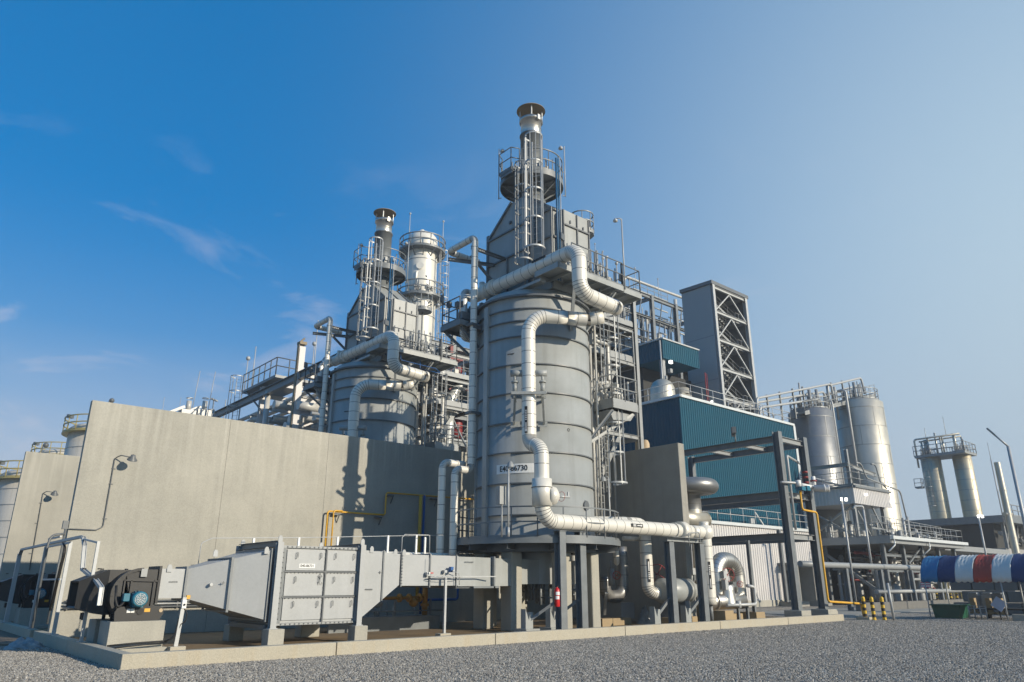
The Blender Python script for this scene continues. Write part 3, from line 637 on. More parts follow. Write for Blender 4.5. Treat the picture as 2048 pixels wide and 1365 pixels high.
# ================================================================ HEATER (copied for the second bay)
HX,HY=19.22,21.0; PITCH=12.86
def rot2(cx,cy,r,deg): return (cx+r*math.cos(R(deg)),cy+r*math.sin(R(deg)))
t=thing('fired_heater','tall grey cylindrical heater nearest the camera, with its steel stack','heater',(HX,HY,PZ),'fired heaters',again='grey cylindrical heater with stack further back, behind the long wall')
H=t
for (u,v,w_,d_) in ((-1.85,-.77,.5,.6),(-1.85,.77,.5,.6),(-.45,-1.85,.42,.6),(1.0,-1.75,.42,.75),(1.85,.77,.5,.5),(.77,1.85,.5,.5),(-.77,1.85,.5,.5)):
    b=MB(); b.box(HX+u-w_/2,HX+u+w_/2,HY+v-d_/2,HY+v+d_/2,PZ,2.70); b.build('pillar','concrete',t,bevel=.05)
b=MB(); C0=(HX,HY,0)
b.ann(C0,1.5,2.35,2.70,2.98,48)
for a in range(0,360,30):
    p=rot2(HX,HY,1.2,a); q=rot2(HX,HY,3.15,a); b.ib((*p,2.86),(*q,2.86),.12,.2,.012)
b.build('base_frame','dark_grey',t)
b=MB(); b.lathe((HX,HY,0),[(1.25,1.62),(1.25,2.7)],32); b.lathe((HX,HY,0),[(.001,1.62),(1.25,1.62)],32)
b.build('windbox','heater_grey',t)
b=MB()
for i in range(26):
    x,y=rot2(HX,HY,rnd.uniform(.2,1.6),rnd.uniform(0,360)); b.tube((x,y,1.62),(x,y,rnd.uniform(.9,1.45)),rnd.uniform(.03,.07),7)
for i in range(10):
    x,y=rot2(HX,HY,rnd.uniform(.4,1.8),rnd.uniform(0,360)); a=rnd.uniform(0,6); l=rnd.uniform(.4,1.0); z=rnd.uniform(1.1,1.5); b.tube((x,y,z),(x+l*math.cos(a),y+l*math.sin(a),z),.03,6)
for x,y in ((19.2,20.2),(19.5,20.15),(19.35,20.3)): b.tube((x,y,.1),(x,y,1.5),.05,8)
b.build('burner_pipework','steel_grey',t)
# ring platform
b=MB(); b.ann(C0,2.2,3.2,3.06,3.10,56); b.ann(C0,3.17,3.21,2.94,3.14,56); o=b.build('ring_platform','steel_grey',t)
b=MB(); b.rrail((HX,HY),3.17,3.1,1.05,22); b.build('handrail','steel_grey',o)
# shell
zr=[3.95,5.06,6.17,7.28,8.39,9.5,10.62,11.25,11.75]
b=MB(); b.lathe((HX,HY,0),[(2.38,3.1),(2.38,3.2),(2.26,3.2),(2.26,12.3),(2.1,12.62),(1.2,12.9)],72); o=b.build('shell','heater_grey',t)
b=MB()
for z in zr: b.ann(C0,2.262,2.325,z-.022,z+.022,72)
b.ann(C0,2.262,2.40,12.24,12.32,72); b.build('stiffening_ring','dark_grey',o)  # dark ring faces; the tone also carries the shadow line under each ring
b=MB()
for deg,w_ in ((176,.24),(173,.05)):
    p=rot2(HX,HY,2.31,deg); b.bx((*p,7.6),(.14,w_,9),R(deg))
for deg in (150,330,20): p=rot2(HX,HY,2.30,deg); b.bx((*p,7.6),(.1,.16,9),R(deg))
b.build('vertical_rib','heater_grey',o)
# sight doors, hatch
b=MB()
p=rot2(HX,HY,2.27,283); 
for dz,w_ in ((0,.34),): 
    n=Vector((math.cos(R(283)),math.sin(R(283)),0)); b.rings([(Vector((*p,4.35)),n,.17),(Vector((*p,4.35))+n*.05,n,.17)],18); b.bx((p[0],p[1],4.35),(.05,.12,.36),R(283))
b.build('peep_door','dark_grey',o)
b=MB(); 
for z,deg in ((8.95,202),): 
    for i in range(8): q=rot2(HX,HY,2.268,deg+i*.9); b.bx((*q,9.95),(.006,.022,.05),R(deg))
for z,deg in ((6.45,262),):
    for i in range(12): q=rot2(HX,HY,2.268,deg+1.2*math.cos(i/2)); b.bx((*q,7.05+.05*math.sin(i/2)),(.006,.02,.02),R(deg))
b.build('stencil_mark','black',o)
# sign band on shell
def curved(b,r,d0,d1,z0,z1,m=0,n=12):
    vs=[]
    for i in range(n+1):
        x,y=rot2(HX,HY,r,d0+(d1-d0)*i/n); vs+=[(x,y,z0),(x,y,z1)]
    b.add(vs,[(2*i,2*i+2,2*i+3,2*i+1) for i in range(n)],m)
b=MB(); curved(b,2.275,190,229,5.42,5.76); so=b.build('sign_plate','white',o)
vs,fs=text_mesh('E40-86730',.25,.005); b=MB()
wv=[]; cdeg=207.5
for v in vs:
    x,y=rot2(HX,HY,2.283,cdeg+v.x*1.02/2.28*180/math.pi); wv.append((x,y,5.59+v.y*1.1))
b.add(wv,fs); b.build('lettering','black',so)
# convection section
b=MB(); u0,u1=-.79,.85
prof=[(HY-2.04,12.7),(HY-2.04,16.2),(HY-.42,17.5),(HY+.42,17.5),(HY+2.04,16.2),(HY+2.04,12.7)]
b.prism(prof,'x',HX+u0,HX+u1); o=b.build('convection_box','heater_grey',t)
b=MB()
for z in (14.0,14.95,16.18):
    b.bar((HX+u0-.04,HY-2.1,z),(HX+u0-.04,HY+2.1,z),.08,.07)
    b.bar((HX+u0,HY-2.08,z),(HX+u1,HY-2.08,z),.08,.07)
for v in (-2.06,-.7,.7,2.06): b.bar((HX+u0-.04,HY+v,12.7),(HX+u0-.04,HY+v,16.25 if abs(v)>1 else 14.9),.07,.07)
b.bar((HX+u0-.05,HY+2.06,16.2),(HX+u0-.05,HY+.42,17.52),.07,.09); b.bar((HX+u0-.05,HY-2.06,16.2),(HX+u0-.05,HY-.42,17.52),.07,.09)
b.bar((HX+u1,HY-2.06,16.22),(HX+u1,HY-.42,17.52),.06,.08)
b.bar((HX+.1,HY-2.06,16.22),(HX+.1,HY-.42,17.52),.05,.07)
b.box(HX+u0-.03,HX+u0+.1,HY+2.0,HY+2.16,12.8,16.5)
b.build('stiffener','steel_grey',o)
b=MB(); b.bx((HX+u0-.03,HY-.9,15.6),(.06,.5,1.0)); b.bx((HX+u0-.04,HY+.5,16.55),(.08,.12,.12)); b.build('access_door','dark_grey',o)
b=MB(); b.box(HX-.5,HX+1.0,HY-2.40,HY-2.04,13.2,16.12); o=b.build('header_box','heater_grey',t)
b=MB()
for z in (13.95,15.45): b.box(HX-.52,HX+1.02,HY-2.47,HY-2.421,z-.03,z+.03)
b.box(HX+.26,HX+.31,HY-2.46,HY-2.40,13.2,16.1)
for x in (-.5,.97): b.box(HX+x-.01,HX+x+.04,HY-2.45,HY-2.40,13.2,16.1)
b.build('flange_rib','dark_grey',o)
b=MB()
for x,z in ((-.1,15.65),(.65,15.6),(-.1,14.4),(.65,14.4)): b.bx((HX+x,HY-2.44,z),(.05,.03,.14))
b.bx((HX+.22,HY-2.43,14.55),(.1,.02,.16)); b.build('handle','dark_grey',o)
b=MB(); b.box(HX+.85,HX+1.2,HY-1.9,HY+1.9,13.2,16.0); b.build('end_header_box','heater_grey',t)
# stack
b=MB(); b.lathe((HX,HY,0),[(.62,17.45),(.62,17.6),(.49,17.65),(.49,20.95),(.53,20.95),(.53,21.02)],36); o=b.build('stack','steel_grey',t)
b=MB(); b.lathe((HX,HY,0),[(.46,21.0),(.46,21.72),(.54,21.72),(.54,21.86),(.46,21.86),(.40,21.84)],36); b.ann(C0,.455,.475,21.33,21.345,36); b.bx((HX-.05,HY-.52,21.75),(.14,.16,.26)); b.build('stack_tip','stainless',o)
b=MB(); b.lathe((HX,HY,0),[(.665,22.34),(.66,22.37),(.02,22.56)],36); b.lathe((HX,HY,0),[(.001,22.40),(.665,22.34)],36); b.build('rain_cap','cap_tan',o)
b=MB()
for a in (50,140,230,320): p=rot2(HX,HY,.5,a); b.bar((*p,21.7),(*p,22.40),.05,.05)
b.build('cap_rod','galv',o)
b=MB(); b.ann(C0,.56,1.40,18.42,18.47,40); b.ann(C0,1.37,1.41,18.28,18.56,40); b.ann(C0,.56,.66,18.1,18.42,24)
for a in range(15,375,45): p=rot2(HX,HY,.5,a); q=rot2(HX,HY,1.38,a); b.bar((*p,17.75),(*q,18.4),.06,.06); b.ib((*p,18.36),(*q,18.36),.06,.1,.01)
b.bx((HX-1.25,HY-.1,18.5),(.7,.7,.1)); b.bx((HX-1.55,HY-.1,18.45),(.05,.75,.25))
o=b.build('stack_platform','steel_grey',t)
b=MB(); b.rrail((HX,HY),1.38,18.5,1.02,12,R(-150),R(150),.02,36); 
b.rail([(HX-1.25,HY-.6,18.5),(HX-1.6,HY-.45,18.5),(HX-1.6,HY+.35,18.5),(HX-1.25,HY+.55,18.5)],1.05,.6); b.build('handrail','steel_grey',o)
b=MB()
for i in range(30):
    x,y=rot2(HX,HY,rnd.uniform(.6,1.3),rnd.uniform(100,340)); b.tube((x,y,18.45),(x,y,18.45+rnd.uniform(.3,1.1)),.025,6)
for i in range(6): x,y=rot2(HX,HY,rnd.uniform(.6,1.2),rnd.uniform(0,360)); b.bx((x,y,18.45+rnd.uniform(.3,.9)),(.14,.14,.18))
b.build('instrument','galv_dull',o)
for deg,z1,cu in ((128,20.55,1),(322,20.55,-1)):
    x,y=rot2(HX,HY,1.5,deg); lx,ly=-.652*cu*.18,0
    b=MB(); b.tube((x,y,17.95),(x,y,z1),.025,7); b.bar((x,y,18.0),(*rot2(HX,HY,1.38,deg),18.0),.03,.03); b.bar((x,y,19.2),(*rot2(HX,HY,1.38,deg),19.2),.03,.03)
    b.lathe((x+.12*cu,y-.1*cu,z1-.08),[(.02,.1),(.09,.02),(.11,-.06),(.001,-.09)],10); b.build('lamp_pole','galv',t)
# ladder on the box with cage, two tiers
b=MB(); b.ladder(18.2,19.55,12.9,19.6,R(205),.42,14.35); o=b.build('caged_ladder','galv',t)
b=MB(); b.ladder(18.15,20.05,12.9,18.5,R(190),.4,14.0,0,.32); b.build('caged_ladder','galv_dull',t)
for dx,mt_,rr in ((0,'riser_blue',.04),(.12,'riser_blue',.025)):
    b=MB(); b.tube((18.42+dx,18.62,12.9),(18.42+dx,18.62,18.4),rr,8); b.build('riser_pipe',mt_,t)
b=MB(); b.tube((18.62,18.6,12.9),(18.62,18.6,18.5),.02,6); b.build('conduit','galv',t)
# upper platform
b=MB(); b.deck(17.55,21.25,17.75,19.0,13.08,.22); b.deck(20.9,22.4,17.8,23.4,13.07,.22)
for x in (18.6,20.9): p=rot2(HX,HY,2.28,268 if x<19 else 300); b.ib((x,17.9,12.85),(p[0],p[1],11.0 if x<19 else 11.4),.12,.12,.012)
b.box(17.6,17.9,18.8,23.2,12.7,12.82)
o=b.build('upper_platform','heater_grey',t)
b=MB(); b.rail([(18.3,17.75,13.08),(21.25,17.75,13.08),(21.25,17.82,13.08),(22.4,17.82,13.08),(22.4,23.4,13.08)],1.08,.95,.024)
b.build('handrail','steel_grey',o)
b=MB()
for i in range(60):
    x=rnd.uniform(18.5,22.2); y=rnd.uniform(18.0,18.9) if x<21 else rnd.uniform(18,22); b.tube((x,y,13.05),(x,y,13.05+rnd.uniform(.3,1.5)),rnd.choice((.02,.03,.05)),6)
for i in range(16):
    x=rnd.uniform(19.2,22.2); y=rnd.uniform(18.1,18.9) if x<21 else rnd.uniform(18,22); b.bx((x,y,13.1+rnd.uniform(.2,.8)),(.15,.15,rnd.uniform(.12,.35)))
for i in range(8):
    x=rnd.uniform(18.6,21); b.tube((x,18.3,13.3+i*.05),(x+rnd.uniform(.4,1.2),18.3,13.3+i*.05),.03,6)
b.build('instrument','galv_dull',o)
b=MB()
for x,y,z in ((20.95,18.3,14.5),(21.9,18.6,14.6),(20.6,18.2,14.3)): b.tube((x,y,13.1),(x,y,z),.025,6); b.lathe((x,y,z),[(.02,-.02),(.06,0),(.07,.08),(.001,.12)],10)
b.tube((21.3,17.7,13),(21.3,17.7,16.2),.03,7); b.pipe([(21.3,17.7,16.1),(21.25,17.72,16.22),(21.1,17.8,16.2)],.02,.05,6); b.lathe((21.05,17.82,16.1),[(.02,.1),(.09,.02),(.1,-.06),(.001,-.09)],10)
b.build('lamp_pole','galv',t)
b=MB()
b.bx((17.95,17.9,14.35),(.3,.08,.26),R(20)); b.tube((17.95,17.95,13.1),(17.95,17.95,14.3),.03,6); b.build('floodlight','dark_grey',t)
b=MB(); b.pipe([(18.9,17.9,12.9),(18.9,17.9,12.55),(21.1,17.9,12.5),(21.4,17.9,12.3)],.02,.08,6); b.pipe([(20.3,18.2,12.9),(20.3,18.2,12.4),(21.6,18.2,12.4)],.02,.08,6); b.build('air_line','blue_paint',t)
# left platform and pipe supports
b=MB(); b.deck(16.3,18.0,22.15,23.45,11.72,.22); b.ib((16.4,23.3,11.5),(17.5,22.6,10.3),.1,.1,.012); b.ib((16.4,22.3,11.5),(17.4,22.0,10.5),.1,.1,.012)
b.ib((16.5,23.4,14.9),(18.4,22.6,14.9),.12,.14,.012); b.ib((16.6,21.9,14.95),(18.45,21.9,14.95),.12,.14,.012); b.bar((16.9,22.3,14.8),(18.4,22.3,13.7),.1,.1)
b.box(16.5,17.9,22.3,22.6,11.9,12.2)
o=b.build('side_platform','steel_grey',t)
b=MB(); b.rail([(17.2,23.4,11.72),(16.3,23.4,11.72),(16.3,22.2,11.72)],1.05,.8,.026); b.bx((16.3,23.45,13.0),(.28,.1,.3),R(40)); b.tube((16.3,23.4,12.7),(16.3,23.45,12.95),.03,6); b.build('handrail','dark_grey',o)
b=MB(); b.pipe([(17.2,22.6,13.0),(16.8,22.6,13.0),(16.8,22.6,11.2),(17.4,22.6,11.2)],.15,.2,12,.4); b.pipe([(18.2,23.3,13.6),(17.3,23.3,13.6),(17.3,23.3,12.4)],.14,.2,12,.4); 
b.build('side_pipe',['pale_jacket','seam'],o)
b=MB()
for i in range(12): x=rnd.uniform(16.4,17.8); y=rnd.uniform(22.3,23.3); b.bx((x,y,11.9+rnd.uniform(.1,.9)),(.16,.16,.25)); b.tube((x,y,11.7),(x,y,12.6),.03,6)
b.build('instrument','dark_grey',o)
# ---------------------------------------------------------------- pipes of the heater
def pipe_thing(label,pts,r,bend,again=None,mt=('white_jacket','seam'),seam=.45,cat='pipe',name='insulated_pipe',group=None,n=18,caps=True):
    b=MB(); b.pipe(pts,r,bend,n,seam,steps=9,caps=caps); o=b.build(name,list(mt),None,pts[0]); return tag(o,label,cat,group,None,again)
up=[(17.9,23.3,13.5),(17.9,17.0,13.5),(17.9,17.0,11.75),(19.75,17.0,11.62),(19.75,17.0,10.98),(17.1,17.55,10.98)]
t2=thing('crossover_pipe','thick white lagged pipe crossing the top of the near heater and bending down','pipe',(17.9,20,13.5),None,again='pale lagged pipe bending down across the top of the rear heater')
b=MB(); b.pipe(up[:4]+[(19.95,17.0,11.62)],.285,.52,20,.42,steps=9); b.build('pipe_run',['white_jacket','seam'],t2)
b=MB(); b.tube((17.9,22.6,13.5),(17.9,22.3,13.5),.33,20); b.tube((17.9,22.0,13.5),(17.9,21.9,13.5),.36,20); b.ball((17.9,23.2,13.5),.25,14); b.tube((17.9,22.8,13.6),(17.9,22.8,14.0),.12,12); b.build('flange','white_jacket',t2)
b=MB(); b.bar((17.62,19.3,13.66),(17.62,18.5,13.66),.02,.09); b.build('flow_label','black',t2)
t2=thing('riser_pipe','white lagged riser running down the front of the near heater to posts','pipe',(16.9,18.5,3.6),None,again='pale lagged riser curving down the front of the rear heater')
b=MB(); b.pipe([(19.35,17.25,11.2),(18.9,17.6,11.08),(18.2,18.0,11.1),(16.92,18.75,11.1),(16.92,18.75,6.28),(16.9,18.1,6.1),(16.9,18.1,3.62),(25.0,18.1,3.62)],.26,[.5,.5,.85,.5,.5,.55],20,.42,steps=9); b.build('pipe_run',['white_jacket','seam'],t2)
b=MB(); b.tube((16.9,18.1,4.1),(16.9,18.1,5.0),.34,22); b.tube((16.9,18.1,4.7),(16.9,18.1,4.72),.36,22,1); b.rings([(Vector((17.05,18.05,4.45)),Vector((1,-.25,0)).normalized(),.36),(Vector((17.35,17.97,4.45)),Vector((1,-.25,0)).normalized(),.30),(Vector((17.5,17.94,4.45)),Vector((1,-.25,0)).normalized(),.12)],18)
b.tube((24.25,18.1,3.62),(24.6,18.1,3.62),.36,20); b.tube((23.9,18.1,3.62),(23.96,18.1,3.62),.3,20); vb=b.build('valve_jacket',['white_jacket','seam'],t2)
b=MB(); 
for i in range(16): a,c=R(i*22.5),R(i*22.5+22.5); b.tube((17.62,17.9+.16*math.cos(a),4.45+.16*math.sin(a)),(17.62,17.9+.16*math.cos(c),4.45+.16*math.sin(c)),.008,5)
b.build('handwheel','faded_red',vb)
b=MB(); b.tube((17.45,17.94,4.45),(17.95,17.85,4.45),.04,8); b.bx((17.9,17.86,4.52),(.05,.05,.2)); b.build('valve_stem','galv',vb)
lb=MB(); lb.box(21.1,21.75,17.822,17.838,3.61,3.73,0); lb.box(21.2,21.36,17.818,17.8215,3.63,3.71,1); lb.box(21.42,21.62,17.818,17.8215,3.655,3.685,1); lb.prism([(21.62,3.63),(21.72,3.67),(21.62,3.71)],'y',17.818,17.8215,1)
lo=lb.build('flow_label',['black','white'],t2)
vs,fs=text_mesh('HOM',.075); b=MB(); b.add([(21.28+v.x,17.816,3.67+v.y) for v in vs],fs); b.build('lettering','black',lo)
lb=MB(); 
q=(16.66,18.615); lb.bx((*q,7.1),(.012,.1,.95),R(28)); lo=lb.build('flow_label','black',t2)
b=MB(); b.bx((q[0]-.007,q[1]-.003,6.85),(.004,.03,.3),R(28),0); b.bx((q[0]-.007,q[1]-.003,6.72),(.004,.07,.08),R(28),0)
for i in range(6): b.bx((q[0]-.007,q[1]-.003,7.1+i*.065),(.004,.06,.03),R(28),0)
b.build('label_arrow','white',lo)
# spring hangers of the riser
b=MB(); c0=Vector((16.92,18.75,0)); tt=Vector((.74,-.67,0)); nn=Vector((.67,.74,0))
for sg_ in (-1,1):
    e=c0+tt*(sg_*.5); b.tube(e+Vector((0,0,8.15)),e+Vector((0,0,8.5)),.085,12); b.tube(e+Vector((0,0,8.5)),e+Vector((0,0,8.8)),.05,10); b.tube(e+Vector((0,0,8.1)),e+Vector((0,0,8.16)),.15,14); b.tube(e+Vector((0,0,8.5)),e+Vector((0,0,8.56)),.13,14)
    b.rings([(c0+tt*(sg_*.2)+Vector((0,0,8.86)),tt*sg_,.12),(c0+tt*(sg_*.66)+Vector((0,0,8.86)),tt*sg_,.12)],14)
    b.bar(e+Vector((0,0,8.05)),e+nn*.95+Vector((0,0,8.05)),.09,.09); b.bar(e+Vector((0,0,8.0)),e+nn*.75+tt*(sg_*.05)+Vector((0,0,7.15)),.08,.08)
    b.bx(e+nn*.78+Vector((0,0,7.15)),(.35,.05,.2),R(-42))
b.bar(c0-tt*.62+Vector((0,0,8.05))-nn*.3,c0+tt*.62+Vector((0,0,8.05))-nn*.3,.1,.1); b.bar(c0-tt*.62+Vector((0,0,8.05))+nn*.3,c0+tt*.62+Vector((0,0,8.05))+nn*.3,.1,.1)
b.build('spring_hanger','heater_grey',t2)
for i,(dx,dy,dz) in enumerate(((0,0,0),)):
    t3=pipe_thing('slim white lagged pipe looping out above the near heater\'s left side',[(18.4,23.75,15.45),(16.75,23.75,15.45),(16.75,21.85,15.45),(16.75,21.85,5.68),(16.0,21.85,5.68),(16.0,21.85,2.55)],.14,.26,'slim white lagged pipe looping out beside the rear heater')
pipe_thing('slim white lagged pipe rising from the duct, left of a twin',[(16.75,22.3,5.95),(15.75,22.3,5.95),(15.75,22.3,2.55)],.14,.26)
b=MB(); b.bx((16.9,21.85,11.5),(.75,.35,.1)); b.bx((16.9,21.85,11.4),(.5,.3,.12)); b.bx((16.95,21.85,7.9),(.8,.35,.1)); tag(b.build('pipe_guide','dark_grey',None,(16.9,21.85,11.4)),'dark steel pipe guides on the near heater\'s left side','pipe guide')
# ---------------------------------------------------------------- access tower right of the heater
b=MB(); c=(21.75,20.4); b.ann((*c,0),.05,.55,16.6,16.7,10); b.rrail(c,.53,16.7,.9,8,tr=.02,n=16); b.tube((*c,13),(*c,16.6),.05,8); b.tube((21.35,20.3,13),(21.35,20.3,16.8),.06,8); b.build('lookout_platform','galv_dull',H)
t=thing('access_tower','steel access tower with ladders and landings right of the near heater','access tower',(23.5,20.5,PZ),None,again='steel access tower with ladders right of the rear heater')
b=MB()
for x,y,z0,z1 in ((26.15,21.3,PZ,15.1),(26.15,24.2,PZ,15.3),(24.2,24.6,PZ,14.6)): b.ib((x,y,z0),(x,y,z1),.2,.22,.02)
for z in (8.0,11.5,13.2,14.8):
    b.ib((26.15,21.3,z),(26.15,24.2,z),.14,.2,.016); b.ib((24.2,24.6,z),(26.15,24.2,z),.12,.18,.014); b.ib((23.9,21.3,z),(26.15,21.3,z),.12,.18,.014)
b.bar((26.1,21.4,9),(26.1,24.2,12.8),.09,.09); b.bar((24.2,24.5,6.2),(26.1,24.2,8),.09,.09)
b.build('column','galv_dull',t)
b=MB(); b.deck(22.28,23.88,19.5,21.6,8.86,.34); b.deck(23.4,26.1,21.4,24.2,11.85,.24); b.deck(22.9,26.1,21.3,24.2,13.6,.22)
b.prism([(22.28,8.5),(23.88,8.5),(23.6,8.2),(22.5,8.1)],'y',19.7,21.5)
for x,y in ((22.4,19.6),(23.7,19.6)): p=rot2(HX,HY,2.3,-8); b.ib((x,y,8.5),(p[0],p[1]-.3,7.0),.1,.12,.012)
o=b.build('landing','galv_dull',t)
b=MB(); b.rail([(22.28,21.5,8.86),(22.28,19.5,8.86),(23.88,19.5,8.86),(23.88,21.6,8.86)],1.12,.8,.028); b.rail([(23.4,21.4,11.85),(26.1,21.4,11.85),(26.1,24,11.85)],1.05,.8,.024); b.rail([(22.9,21.3,13.6),(26.1,21.3,13.6),(26.1,24.2,13.6)],1.05,.7,.024); b.build('handrail','galv_dull',o)
b=MB()
for i in range(22):
    x=rnd.uniform(22.4,23.8); y=rnd.uniform(19.7,21.4); b.tube((x,y,8.86),(x,y,8.86+rnd.uniform(.3,1.3)),rnd.choice((.02,.035,.05)),6)
    if i%2: b.bx((x,y,9+rnd.uniform(.2,.8)),(.16,.16,.2))
b.build('instrument','vessel_pale',o)
b=MB(); b.ladder(22.75,20.35,5.2,13.0,R(-70),.45,5.55,0,.38); b.build('caged_ladder','galv',t)
b=MB(); b.ladder(22.55,20.6,3.1,8.9,R(-80),.45,None); b.build('ladder','galv',t)
b=MB(); b.stairs((23.6,22.2,8.9),(25.6,22.2,11.8),.7,12); b.stairs((25.8,23.4,11.9),(23.6,23.4,13.6),.7,8); b.stairs((23.8,22.4,5.6),(25.9,22.4,8.6),.7,12); b.build('stair','galv_dull',t)
b=MB(); b.pipe([(22.9,21.0,12.0),(23.8,21.0,12.0),(23.8,21.0,10.2),(23.0,21.0,10.0)],.09,.15,10,.5); b.pipe([(22.2,20.6,3.2),(22.2,20.6,11.5)],.07,None,8); b.pipe([(22.1,20.2,4.0),(22.1,20.2,12.3)],.05,None,8); b.pipe([(23.2,22.9,1),(23.2,22.9,12.5)],.12,None,10,.8); b.pipe([(22.75,22.5,1),(22.75,22.5,10.8)],.16,None,12,.8)
for i in range(30): x=rnd.uniform(22,25.8); y=rnd.uniform(20.6,24); b.tube((x,y,rnd.uniform(3,10)),(x,y,rnd.uniform(10.5,14.6)),rnd.choice((.025,.04,.07)),6)
for i in range(18): x=rnd.uniform(22.4,24.5); y=rnd.uniform(21.4,24); z=rnd.uniform(8.2,14.2); b.tube((x,y,z),(x+rnd.uniform(.6,1.8),y,z),rnd.choice((.03,.05,.09)),6)
for i in range(10): x=rnd.uniform(23,25.8); y=rnd.uniform(21.6,23.8); b.bx((x,y,rnd.choice((9.3,12.3,14.0))),(.35,.3,.5))
b.build('small_pipe',['vessel_pale','seam'],t)
b=MB(); b.bar((21.95,20.5,6.2),(21.95,20.5,7.2),.04,.04); b.build('fire_main','dull_red',t)
b=MB()
for x,y,z in ((26.1,21.4,16.0),(26.1,24,16.3)): b.tube((x,y,13.6),(x,y,z),.025,6); b.lathe((x,y,z),[(.03,-.06),(.08,0),(.001,.06)],8)
b.build('lamp_pole','galv',t)
# floodlight on tall pole in front of the heater sign and the one by the right wall
def flood(name,label,x,y,z0,z1,dx,dy,again=None):
    t=thing(name,label,'lamp',(x,y,z0),'slim lamp poles by the heater')
    b=MB(); b.tube((x,y,z0),(x,y,z1),.03,8); b.tube((x,y,z0),(x,y,z0+.3),.045,8); b.build('pole','galv',t)
    b=MB(); b.pipe([(x,y,z1-.02),(x,y,z1+.06),(x+dx*.6,y+dy*.6,z1+.05)],.022,.05,6); b.lathe((x+dx,y+dy,z1-.04),[(.03,.12),(.09,.06),(.12,-.05),(.13,-.08)],14); b.build('lamp_head','galv_dull',t)
    b=MB(); b.lathe((x+dx,y+dy,z1-.04),[(.001,-.11),(.12,-.08)],14); b.build('lens','glass_lens',t)
flood('lamp_pole','slim lamp pole rising in front of the heater\'s number sign',15.97,18.75,3.1,5.5,.05,-.04)
flood('lamp_pole','slim lamp pole standing before the shaded wall right of the heater',22.1,19.75,3.1,5.65,-.2,.1)
b=MB(); b.box(15.72,15.98,18.9,19.1,4.15,4.75); b.pipe([(15.85,18.95,4.2),(15.85,18.95,3.1)],.03,None,6); tag(b.build('junction_box','galv_dull',None,(15.85,19,3.1)),'grey junction box above the ring platform railing, left side','junction box')
for x_,l_ in ((26.9,'beige drum peeping over the shaded wall, left of two'),(27.35,'beige drum peeping over the shaded wall, right of two')):
    b=MB(); b.lathe((x_,22.0,0),[(.2,.1),(.2,8.0),(.14,8.15),(.001,8.2)],16); tag(b.build('tall_drum','beige',None,(x_,22,.1)),l_,'drum')
t=thing('fire_extinguisher','red fire extinguisher hung on the steel pipe post','fire extinguisher',(17.35,17.95,1.0))
b=MB(); x,y=17.32,17.9; b.lathe((x,y,0),[(.001,.93),(.085,.93),(.09,.95),(.09,1.42),(.075,1.48),(.03,1.51),(.03,1.54)],20); b.build('cylinder','red',t)
b=MB(); b.lathe((x,y,0),[(.0915,1.16),(.0915,1.26)],10,0,True,R(190),R(280)); b.lathe((x,y,0),[(.0915,1.29),(.0915,1.39)],10,0,True,R(200),R(300)); b.build('paper_label','white',t)
b=MB(); b.bx((x,y,1.56),(.05,.12,.03)); b.pipe([(x-.02,y,1.55),(x-.14,y,1.5),(x-.15,y,1.2),(x-.12,y,1.0)],.012,.08,6); b.build('hose','black',t)
# ---- measuring helpers: photo pixel + a known world plane -> world point
def ray(px,py): return FW+RT*((px-CX)/F)-UP*((py-CY)/F)
def oz(px,py,z=0): r=ray(px,py); k=(z-HC)/r.z; return Vector((r.x*k,r.y*k,z))
def oy(px,py,y): r=ray(px,py); k=y/r.y; return Vector((r.x*k,y,HC+r.z*k))
def ox(px,py,x): r=ray(px,py); k=x/r.x; return Vector((x,r.y*k,HC+r.z*k))
def od(px,py,d): r=ray(px,py); h=math.hypot(r.x,r.y); return Vector((r.x*d/h,r.y*d/h,HC+r.z*d/h))
# ================================================================ PIPE POSTS
def hpost(x,y,z1,label,again=None,brace=None,s=.28,z0=.2,mt='steel_grey'):
    t=thing('steel_post',label,'steel post',(x,y,PZ),'steel posts carrying the white pipe')
    b=MB(); b.ib((x,y,z0),(x,y,z1),s,s,.022,0,(0,1,0)); b.box(x-s*.6,x+s*.6,y-s*.6,y+s*.6,z1,z1+.02); b.build('column',mt,t)
    b=MB(); b.box(x-.32,x+.32,y-.3,y+.3,PZ,z0); b.build('footing','kerb_concrete',t,bevel=.01)
    if brace:
        bx_,by_=brace; b=MB(); b.bar((bx_,by_,.45),(x,y+.1,1.15),.11,.09); b.build('brace','steel_grey',t)
        b=MB(); b.prism([(bx_-.16,.25),(bx_+.16,.25),(bx_+.16,.75),(bx_+.05,.75),(bx_-.02,.5),(bx_-.16,.85)],'y',by_-.12,by_+.12); b.box(bx_-.3,bx_+.3,by_-.3,by_+.3,PZ,.25); b.build('brace_foot','heater_grey',t)
hpost(17.75,18.15,3.32,'braced steel post left of a pair, beside the red extinguisher',None,(16.9,18.9))
hpost(18.72,18.15,3.32,'braced steel post right of a pair, next to a concrete pillar',None,(18.1,19.0))
hpost(23.08,17.72,3.14,'braced steel post in front of the grey horizontal vessel',None,(22.3,17.95))
hpost(25.0,17.72,3.14,'braced steel post left of the white down pipe',None,(24.15,17.95))
b=MB(); b.ib((17.75,18.15,3.4),(18.72,18.15,3.4),.14,.12,.014); tag(b.build('cross_beam','steel_grey',None,(18.2,18.15,3.34)),'short steel beam joining the post pair under the white pipe','beam')
b=MB(); b.ib((23.08,17.78,3.24),(25.05,17.78,3.24),.5,.18,.016); b.pipe([(24.2,17.6,3.0),(24.2,17.6,3.5),(24.9,17.6,3.55),(24.95,17.6,3.0)],.025,.06,6); tag(b.build('cross_beam','galv_dull',None,(24.1,17.78,3.15)),'steel beam between posts right of the wall end','beam')
